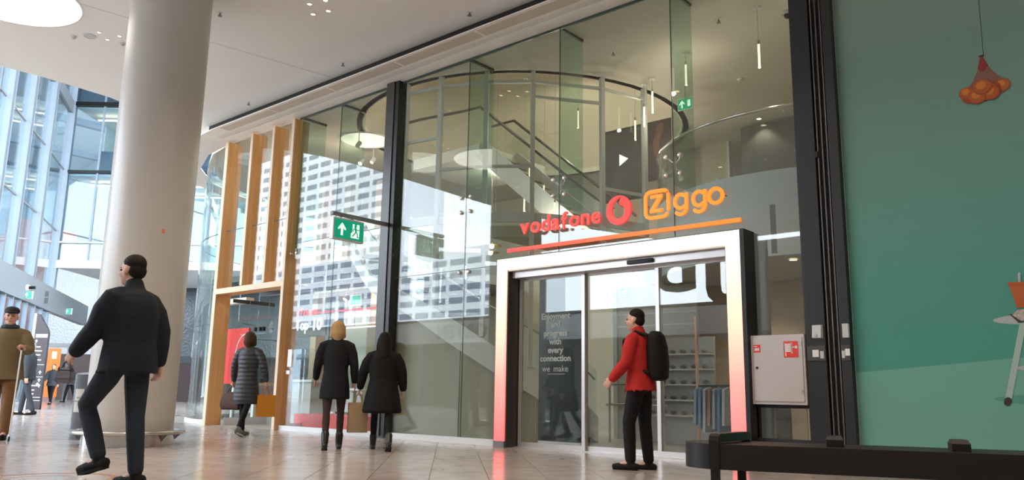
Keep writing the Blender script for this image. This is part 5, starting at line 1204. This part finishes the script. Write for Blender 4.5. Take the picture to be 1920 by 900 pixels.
def person(label, loc, heading, H, legs, arms, garments, mats, hair='short', lean=0.0, head_yaw=0.0, head_pitch=0.0, vox=0.011, name='person', lift=True, group=None):
    """legs ((thigh, knee), (thigh, knee)) left, right in degrees; arms ((forward, outward, elbow), ...)"""
    k = H / 1.75
    t = thing(name, label, 'person', (loc[0], loc[1], 0), math.atan2(-heading[0], heading[1]), group)
    V = Vector
    hips = V((0, 0, 0.93))
    def up(p):               # lean the upper body about the hips
        p = V(p) - hips; a = -lean
        return hips + V((p.x, p.y * math.cos(a) - p.z * math.sin(a), p.y * math.sin(a) + p.z * math.cos(a)))
    J = {}
    low = 9
    for sd, (th, kn) in zip((-1, 1), legs):
        h = V((sd * 0.09, 0, 0.91)); th_, kn_ = R(th), R(kn)
        kk = h + V((sd * 0.01, math.sin(th_), -math.cos(th_))) * 0.43
        an = kk + V((0, math.sin(th_ - kn_), -math.cos(th_ - kn_))) * 0.415
        fa_ = th_ - kn_
        J[sd] = (h, kk, an, fa_); low = min(low, an.z - 0.075 - max(0, -math.sin(fa_)) * 0.03)
    dz = V((0, 0, -low))
    for sd in J: J[sd] = tuple(q + dz if isinstance(q, Vector) else q for q in J[sd])
    hips = hips + dz
    T = lambda p: (up(V(p) + dz)) * k
    # head frame
    hm = Matrix.Rotation(head_yaw, 3, 'Z') @ Matrix.Rotation(head_pitch - lean * 0.4, 3, 'X')
    hc = up(V((0, 0.015, 1.60)) + dz)
    Hd = lambda p: (hc + hm @ V(p)) * k
    AR = {}
    for sd, (fw, ow, eb) in zip((-1, 1), arms):
        sh = up(V((sd * 0.185, 0, 1.42)) + dz)
        dU = V((sd * math.sin(R(ow)), math.sin(R(fw)) * math.cos(R(ow)), -math.cos(R(fw)) * math.cos(R(ow))))
        el = sh + dU * 0.29
        a2 = R(fw + eb)
        dF = V((sd * math.sin(R(ow)) * (0.4 if eb < 60 else -0.7), math.sin(a2), -math.cos(a2))).normalized()
        wr_ = el + dF * 0.245
        AR[sd] = (sh, el, wr_, dF)
    # ---- body: one continuous mesh
    bm = bmesh.new()
    sp = lambda c, r: ell(bm, Hd(c), [q * k for q in r], 16, 12, hm)
    sp((0, -0.01, 0.045), (0.076, 0.096, 0.092)); sp((0, 0.022, -0.03), (0.062, 0.074, 0.075)); sp((0, 0.05, -0.07), (0.042, 0.045, 0.038))
    tube(bm, [Hd((0, 0.095, 0.03)), Hd((0, 0.108, -0.005))], [0.009 * k, 0.015 * k], 8)
    for sd in (-1, 1):
        ell(bm, Hd((sd * 0.077, -0.005, 0.0)), (0.012 * k, 0.022 * k, 0.032 * k), 10, 8, hm); ell(bm, Hd((sd * 0.03, 0.08, 0.035)), (0.028 * k, 0.014 * k, 0.010 * k), 10, 8, hm)
        ell(bm, Hd((sd * 0.038, 0.062, -0.02)), (0.026 * k, 0.025 * k, 0.025 * k), 10, 8, hm)
    tube(bm, [T((0, -0.015, 1.36)), T((0, -0.005, 1.48)), Hd((0, -0.01, -0.02))], [0.075 * k, 0.056 * k, 0.054 * k], 14)
    loft(bm, [((T((0, 0, z))), rx * k, ry * k) for z, rx, ry in ((0.86, 0.12, 0.08), (1.0, 0.13, 0.085), (1.15, 0.12, 0.085), (1.3, 0.14, 0.09), (1.42, 0.13, 0.07))])
    for sd in (-1, 1):
        sh, el, wr_, dF = AR[sd]
        tube(bm, [T((0, 0, 1.38)), (sh - V((sd * 0.01, 0, 0.04))) * k, el * k, (el + dF * 0.08) * k, wr_ * k], [0.04 * k, 0.038 * k, 0.037 * k, 0.036 * k, 0.026 * k], 12)
        side = V((0, 1, 0)) - dF * dF.y; side = side if side.length > 0.25 else V((-sd, 0, 0))
        if abs(dF.y) > 0.8: side = V((-sd, 0, 0))
        side.normalize(); nr = dF.cross(side); nr = nr if nr.x * sd < 0 else -nr
        hand(bm, wr_ * k, dF, side, nr, 0.75 if abs(dF.y) > 0.5 or 'grip' in garments else 0.5, k)
        h, kk, an, fa_ = J[sd]
        tube(bm, [T((0, 0, 0.93)), h * k, kk * k, (kk.lerp(an, 0.3)) * k, an * k], [0.08 * k, 0.072 * k, 0.047 * k, 0.048 * k, 0.032 * k], 12)
        tube(bm, [an * k, (an + V((0, math.cos(fa_), math.sin(fa_))) * 0.10 - V((0, 0, 0.03))) * k], [0.034 * k, 0.03 * k], 10)
    body = remeshed('body', bm, mats['skin'], min(vox, 0.0085), t, 2)
    for sd in (-1, 1):
        bm = bmesh.new(); ell(bm, Hd((sd * 0.031, 0.087, 0.018)), (0.012 * k, 0.008 * k, 0.007 * k), 10, 8, hm); obj('eye', bm, M['eyew'], body, 'all')
    bm = bmesh.new(); ell(bm, Hd((0, 0.092, -0.05)), (0.024 * k, 0.008 * k, 0.007 * k), 12, 8, hm); obj('mouth', bm, M['lip'], body, 'all')
    # ---- hair
    if hair:
        bm = bmesh.new(); hp = lambda c, r: ell(bm, Hd(c), [q * k for q in r], 16, 12, hm)
        hp((0, -0.018, 0.062), (0.079, 0.095, 0.080)); hp((0, -0.048, 0.005), (0.073, 0.062, 0.07))
        if hair == 'long':
            tube(bm, [Hd((0, -0.05, 0.06)), Hd((0, -0.08, -0.08)), Hd((0, -0.095, -0.22)), Hd((0, -0.10, -0.34))], [0.09 * k, 0.095 * k, 0.09 * k, 0.05 * k], 14)
            for sd in (-1, 1): tube(bm, [Hd((sd * 0.075, -0.01, 0.04)), Hd((sd * 0.085, -0.01, -0.08)), Hd((sd * 0.09, -0.02, -0.2))], [0.03 * k, 0.04 * k, 0.03 * k], 10)
        if hair == 'bob':
            tube(bm, [Hd((0, -0.045, 0.05)), Hd((0, -0.06, -0.06)), Hd((0, -0.055, -0.12))], [0.092 * k, 0.092 * k, 0.06 * k], 14)
            for sd in (-1, 1): tube(bm, [Hd((sd * 0.07, -0.01, 0.05)), Hd((sd * 0.078, -0.008, -0.08))], [0.035 * k, 0.035 * k], 10)
        remeshed('hair', bm, mats['hair'], vox, t, 2)
    if 'cap' in garments:
        bm = bmesh.new(); ell(bm, Hd((0, -0.005, 0.095)), (0.094 * k, 0.115 * k, 0.062 * k), 18, 10, hm); ell(bm, Hd((0, 0.10, 0.068)), (0.07 * k, 0.055 * k, 0.014 * k), 14, 8, hm)
        remeshed('cap', bm, mats['cap'], vox, t, 2)
    # ---- trousers / tights
    if 'trousers' in garments:
        bm = bmesh.new(); wd = garments['trousers']
        ell(bm, T((0, -0.015, 0.93)), (0.165 * k, 0.125 * k, 0.13 * k), 16, 12)
        for sd in (-1, 1):
            h, kk, an, fa_ = J[sd]
            tube(bm, [h * k + V((0, 0, 0.03)), h.lerp(kk, 0.4) * k, kk * k, kk.lerp(an, 0.35) * k, kk.lerp(an, 0.93) * k], [0.094 * k, 0.086 * k * wd, 0.066 * k * wd, 0.064 * k * wd, 0.055 * k * wd], 14)
        remeshed('trousers', bm, mats['trousers'], vox, t)
    if 'tights' in garments:
        for sd in (-1, 1):
            h, kk, an, fa_ = J[sd]; bm = bmesh.new()
            tube(bm, [h * k, h.lerp(kk, 0.5) * k, kk * k, kk.lerp(an, 0.32) * k, an * k], [0.082 * k, 0.073 * k, 0.05 * k, 0.052 * k, 0.036 * k], 14)
            remeshed('tights', bm, mats['tights'], vox, t, 2)
    # ---- shoes
    for sd in (-1, 1):
        h, kk, an, fa_ = J[sd]; bm = bmesh.new()
        fd = V((0, math.cos(fa_ * 0.6), math.sin(fa_ * 0.6))); ud = V((0, -fd.z, fd.y))
        base = an - ud * 0.05
        pts = [base - fd * 0.055, base + fd * 0.03, base + fd * 0.11, base + fd * 0.185]
        tube(bm, [p * k for p in pts], [0.038 * k, 0.041 * k, 0.040 * k, 0.030 * k], 12)
        tube(bm, [(p - ud * 0.022) * k for p in pts], [0.030 * k, 0.030 * k, 0.034 * k, 0.026 * k], 12)
        if 'boots' in garments:
            tube(bm, [base * k, an * k, an.lerp(kk, 0.28) * k], [0.043 * k, 0.047 * k, 0.055 * k], 12)
            tube(bm, [(base - fd * 0.05) * k, (base - fd * 0.052 - ud * 0.04) * k], [0.028 * k, 0.024 * k], 10)
        else: tube(bm, [base * k, an * k], [0.042 * k, 0.045 * k], 12)
        sh_ = remeshed('shoe', bm, mats['shoe'], min(vox, 0.009), t, 2)
        bm = bmesh.new(); b0 = [(p - ud * 0.045) * k for p in pts]
        v0 = []
        for p, wv in zip(b0, (0.034, 0.036, 0.042, 0.03)):
            v0.append([bm.verts.new(p + V((x, 0, z))) for x, z in ((-wv * k, 0), (wv * k, 0), (wv * k, 0.016), (-wv * k, 0.016))])
        for a, b_ in zip(v0, v0[1:]):
            for q in range(4): bm.faces.new((a[q], a[(q + 1) % 4], b_[(q + 1) % 4], b_[q]))
        bm.faces.new(v0[0][::-1]); bm.faces.new(v0[-1]); obj('sole', bm, mats.get('sole', M['shoe']), sh_)
    # ---- jacket or coat
    if 'coat' in garments:
        hem, flare, bulk = garments['coat']
        bm = bmesh.new(); prof = []
        for z, rx, ry in ((1.465, 0.06, 0.06), (1.445, 0.10, 0.08), (1.41, 0.135, 0.10), (1.35, 0.158, 0.115), (1.24, 0.168, 0.125), (1.15, 0.162, 0.122), (1.04, 0.155, 0.118), (0.95, 0.165, 0.13), (0.8, 0.178, 0.142), (0.6, 0.188, 0.155), (0.45, 0.195, 0.16)):
            if z < hem - 0.05: break
            f_ = 1 + (flare * max(0, 1.06 - z) / 0.6)
            prof.append((T((0, -0.005, z)) if z > 0.93 else (V((0, -0.005, z)) + dz) * k, rx * bulk * f_ * k, ry * bulk * f_ * k))
        z = hem; f_ = 1 + flare * max(0, 1.06 - z) / 0.6
        prof.append(((T((0, 0, z)) if z > 0.93 else (V((0, 0, z)) + dz) * k), 0.18 * bulk * f_ * k, 0.145 * bulk * f_ * k))
        loft(bm, prof, 24)
        for sd in (-1, 1):
            sh, el, wr_, dF = AR[sd]
            tube(bm, [T((sd * 0.05, -0.005, 1.435)), T((sd * 0.12, 0, 1.415)), (sh - V((sd * 0.004, 0, 0.035))) * k, sh.lerp(el, 0.5) * k, el * k, (el + dF * 0.12) * k, (wr_ - dF * 0.015) * k], [0.045 * k, 0.058 * k, 0.066 * (0.5 + bulk / 2) * k, 0.066 * bulk * k, 0.058 * bulk * k, 0.054 * bulk * k, 0.044 * bulk * k], 14)
        tube(bm, [T((0, -0.02, 1.44)), T((0, -0.012, 1.495))], [0.08 * k, 0.07 * k], 14)
        remeshed('coat' if hem < 0.8 else 'jacket', bm, mats['coat'], vox, t, 6)
    if 'backpack' in garments:
        bm = bmesh.new()
        loft(bm, [(T((0, -0.215, z)), rx * k, ry * k) for z, rx, ry in ((0.93, 0.10, 0.06), (0.96, 0.15, 0.10), (1.1, 0.17, 0.12), (1.3, 0.165, 0.115), (1.42, 0.14, 0.09), (1.47, 0.08, 0.05))])
        bp_ = remeshed('backpack', bm, mats['pack'], vox, t)
        for sd in (-1, 1):
            bm = bmesh.new(); tube(bm, [T((sd * 0.1, -0.14, 1.42)), T((sd * 0.11, -0.02, 1.475)), T((sd * 0.12, 0.12, 1.38)), T((sd * 0.13, 0.13, 1.2)), T((sd * 0.15, 0.02, 1.08)), T((sd * 0.13, -0.14, 1.02))], 0.018 * k, 8); obj('strap', bm, mats['pack'], bp_, 'all')
    if 'scarf' in garments:
        bm = bmesh.new(); tube(bm, [T((0.075 * math.cos(a), 0.0 + 0.07 * math.sin(a), 1.475)) for a in [2 * math.pi * q / 12 for q in range(13)]], 0.04 * k, 10, False); remeshed('scarf', bm, mats['scarf'], vox, t)
    t['_'] = 0; del t['_']
    W = Matrix.Translation(t.location) @ Matrix.Rotation(t.rotation_euler.z, 4, 'Z')
    hands = {sd: W @ ((AR[sd][2] + AR[sd][3] * 0.10) * k) for sd in AR}
    return t, hands
def bag(label, name, at, size, mt, rz, drop=0.16, group=None, paper=False):
    """carried bag hanging from a grip point; body, two handles"""
    w_, d_, h_ = size
    t = thing(name, label, 'bag', (at[0], at[1], at[2] - drop - h_), rz)
    bm = bmesh.new(); v = []
    for z, kx, ky in (((0, 1, 1), (h_ * 0.5, 1, 0.95), (h_, 1.0, 0.8)) if paper else ((0, 0.86, 0.8), (h_ * 0.08, 0.97, 0.97), (h_ * 0.5, 1.0, 1.0), (h_ * 0.85, 0.86, 0.7), (h_, 0.7, 0.3))):
        v.append([bm.verts.new((sx * w_ / 2 * kx, sy * d_ / 2 * ky, z)) for sx, sy in ((-1, -1), (1, -1), (1, 1), (-1, 1))])
    for a, b_ in zip(v, v[1:]):
        for q in range(4): bm.faces.new((a[q], a[(q + 1) % 4], b_[(q + 1) % 4], b_[q]))
    bm.faces.new(v[0][::-1]); bm.faces.new(v[-1])
    if not paper:
        bmesh.ops.bevel(bm, geom=bm.edges[:], offset=0.025, segments=2, affect='EDGES')
    obj('body', bm, mt, t, not paper)
    for sy in (-1, 1):
        y = sy * d_ * 0.22; bm = bmesh.new()
        tube(bm, [(-w_ * 0.22, y, h_ * 0.92), (-w_ * 0.14, y * 0.6, h_ + drop * 0.7), (0, y * 0.25, h_ + drop), (w_ * 0.14, y * 0.6, h_ + drop * 0.7), (w_ * 0.22, y, h_ * 0.92)], 0.008, 6); obj('handle', bm, mt, t, 'all')
    return t
SK = M['skin']
# man striding past the column
_, h0 = person('tall man in dark navy jacket and jeans striding left in front of the column', (-6.86, 3.06), (-0.93, -0.36), 1.90, ((38, 62), (-4, 4)), ((18, 8, 25), (-16, 12, 18)),
       dict(trousers=1.05, coat=(0.82, 0.0, 1.36)), dict(skin=SK, hair=M['hblk'], trousers=M['jean'], coat=M['navy'], shoe=M['shoe']), lean=R(3), vox=0.011)
bag('small slate grey bag in the leading hand of the tall striding man', 'pouch_bag', h0[-1], (0.15, 0.08, 0.12), M['binblue'], R(50), 0.05)
# woman at the doorway
_, hd = person('woman seen from behind in a long dark quilted coat, short brown hair, before the doorway', (-12.5, 7.62), (-0.45, 0.89), 1.76, ((8, 4), (-14, 16)), ((4, 19, 10), (2, 21, 8)),
       dict(trousers=0.82, coat=(0.52, 0.10, 1.10), grip=1), dict(skin=SK, hair=M['hbrn'], trousers=M['blk'], coat=M['quilt'], shoe=M['sneaker'], sole=M['white']), hair='bob', vox=0.012)
bag('plum brown handbag in the left hand of the woman at the doorway', 'handbag', hd[-1], (0.40, 0.18, 0.30), M['bag'], R(25), 0.10)
bag('orange shopping bag in the right hand of the woman at the doorway', 'shopping_bag', hd[1], (0.30, 0.13, 0.36), M['obag'], R(70), 0.14, paper=True)
# couple
_, h1 = person('blonde woman seen from behind in a short black coat, dark tights and ankle boots', (-9.15, 6.92), (-0.80, 0.60), 1.74, ((-10, 10), (8, 6)), ((6, 12, 30), (0, 12, 10)),
       dict(tights=1, coat=(0.66, 0.14, 1.06), boots=1), dict(skin=SK, hair=M['hbld'], tights=M['tight'], coat=M['coat'], shoe=M['leather']), hair='bob', vox=0.011)
_, h2 = person('woman with long dark hair in a loose black coat walking beside the blonde woman', (-8.62, 7.32), (-0.80, 0.60), 1.62, ((22, 8), (-20, 14)), ((12, 21, 8), (0, 18, 14)),
       dict(tights=1, coat=(0.56, 0.26, 1.28), boots=1, grip=1), dict(skin=SK, hair=M['hblk'], tights=M['blk'], coat=M['blk'], shoe=M['leather']), hair='long', vox=0.011)
bag('tall brown paper carrier bag held by the dark haired woman', 'paper_bag', h2[-1], (0.26, 0.13, 0.40), M['kraft'], R(60), 0.12, paper=True)
# man in red
person('man in a red jacket and black trousers with a black backpack, before the sliding doors', (-4.72, 7.62), (-0.97, -0.22), 1.72, ((14, 16), (-2, 3)), ((10, 8, 32), (-4, 10, 40)),
       dict(trousers=1.08, coat=(0.84, 0.0, 1.2), backpack=1), dict(skin=SK, hair=M['hblk'], trousers=M['blk'], coat=M['redj'], pack=M['pack'], shoe=M['shoe']), lean=R(3), vox=0.011)
# old man with cap and cane
_, h3 = person('old man in a flat cap and brown jacket walking with a white cane', (-13.63, 4.27), (0.93, -0.38), 1.95, ((14, 4), (-10, 10)), ((28, 14, 62), (-8, 8, 10)),
       dict(trousers=1.18, coat=(0.78, 0.06, 1.30), cap=1, scarf=1, grip=1), dict(skin=M['skin_red'], hair=M['hgrey'], trousers=M['khaki'], coat=M['brown'], cap=M['cap'], shoe=M['shoe'], scarf=M['charcoal']), vox=0.012)
p = h3[-1]
t = thing('walking_cane', 'thin white walking cane held by the old man in the cap', 'cane', (p.x, p.y, 0))
obj('shaft', tube(bmesh.new(), [(0.10, -0.05, 0.03), (0, 0, p.z - 0.02)], 0.011, 8), M['white'], t, 'all'); obj('handle', tube(bmesh.new(), [(-0.04, 0.02, p.z), (0.05, -0.02, p.z)], 0.016, 8), M['black'], t, 'all'); obj('ferrule', tube(bmesh.new(), [(0.104, -0.052, 0.012), (0.098, -0.049, 0.06)], 0.013, 8), M['black'], t, 'all')
# people further back on the left
person('man in a charcoal jacket walking left, just behind the old man', (-24.3, 8.2), (-0.7, -0.7), 1.95, ((-14, 6), (12, 6)), ((-12, 6, 8), (14, 8, 18)),
       dict(trousers=1.0, coat=(0.84, 0.02, 1.14)), dict(skin=SK, hair=M['hgrey'], trousers=M['charcoal'], coat=M['charcoal'], shoe=M['shoe']), vox=0.014)
person('person in a dark puffer jacket striding in front of the orange banner', (-37.5, 13.6), (0.8, -0.6), 1.74, ((24, 12), (-22, 12)), ((-14, 8, 20), (16, 8, 40)),
       dict(trousers=0.95, coat=(0.82, 0.02, 1.18)), dict(skin=SK, hair=M['hblk'], trousers=M['blk'], coat=M['charcoal'], shoe=M['shoe']), vox=0.018)
person('small distant person in dark clothes beyond the grey bin', (-42.6, 16.3), (-0.8, -0.4), 1.78, ((16, 6), (-16, 12)), ((10, 8, 40), (-10, 8, 20)),
       dict(trousers=1.0, coat=(0.84, 0.02, 1.12)), dict(skin=SK, hair=M['hbrn'], trousers=M['blk'], coat=M['charcoal'], shoe=M['shoe']), vox=0.018)
person('shop assistant in a pale shirt standing behind the white counter', (-15.7, 12.05), (0.2, -0.98), 1.60, ((2, 2), (-2, 2)), ((26, 6, 50), (22, 6, 55)),
       dict(trousers=1.0, coat=(0.86, 0.0, 1.02)), dict(skin=SK, hair=M['hbrn'], trousers=M['charcoal'], coat=M['shirt'], shoe=M['shoe']), vox=0.014)
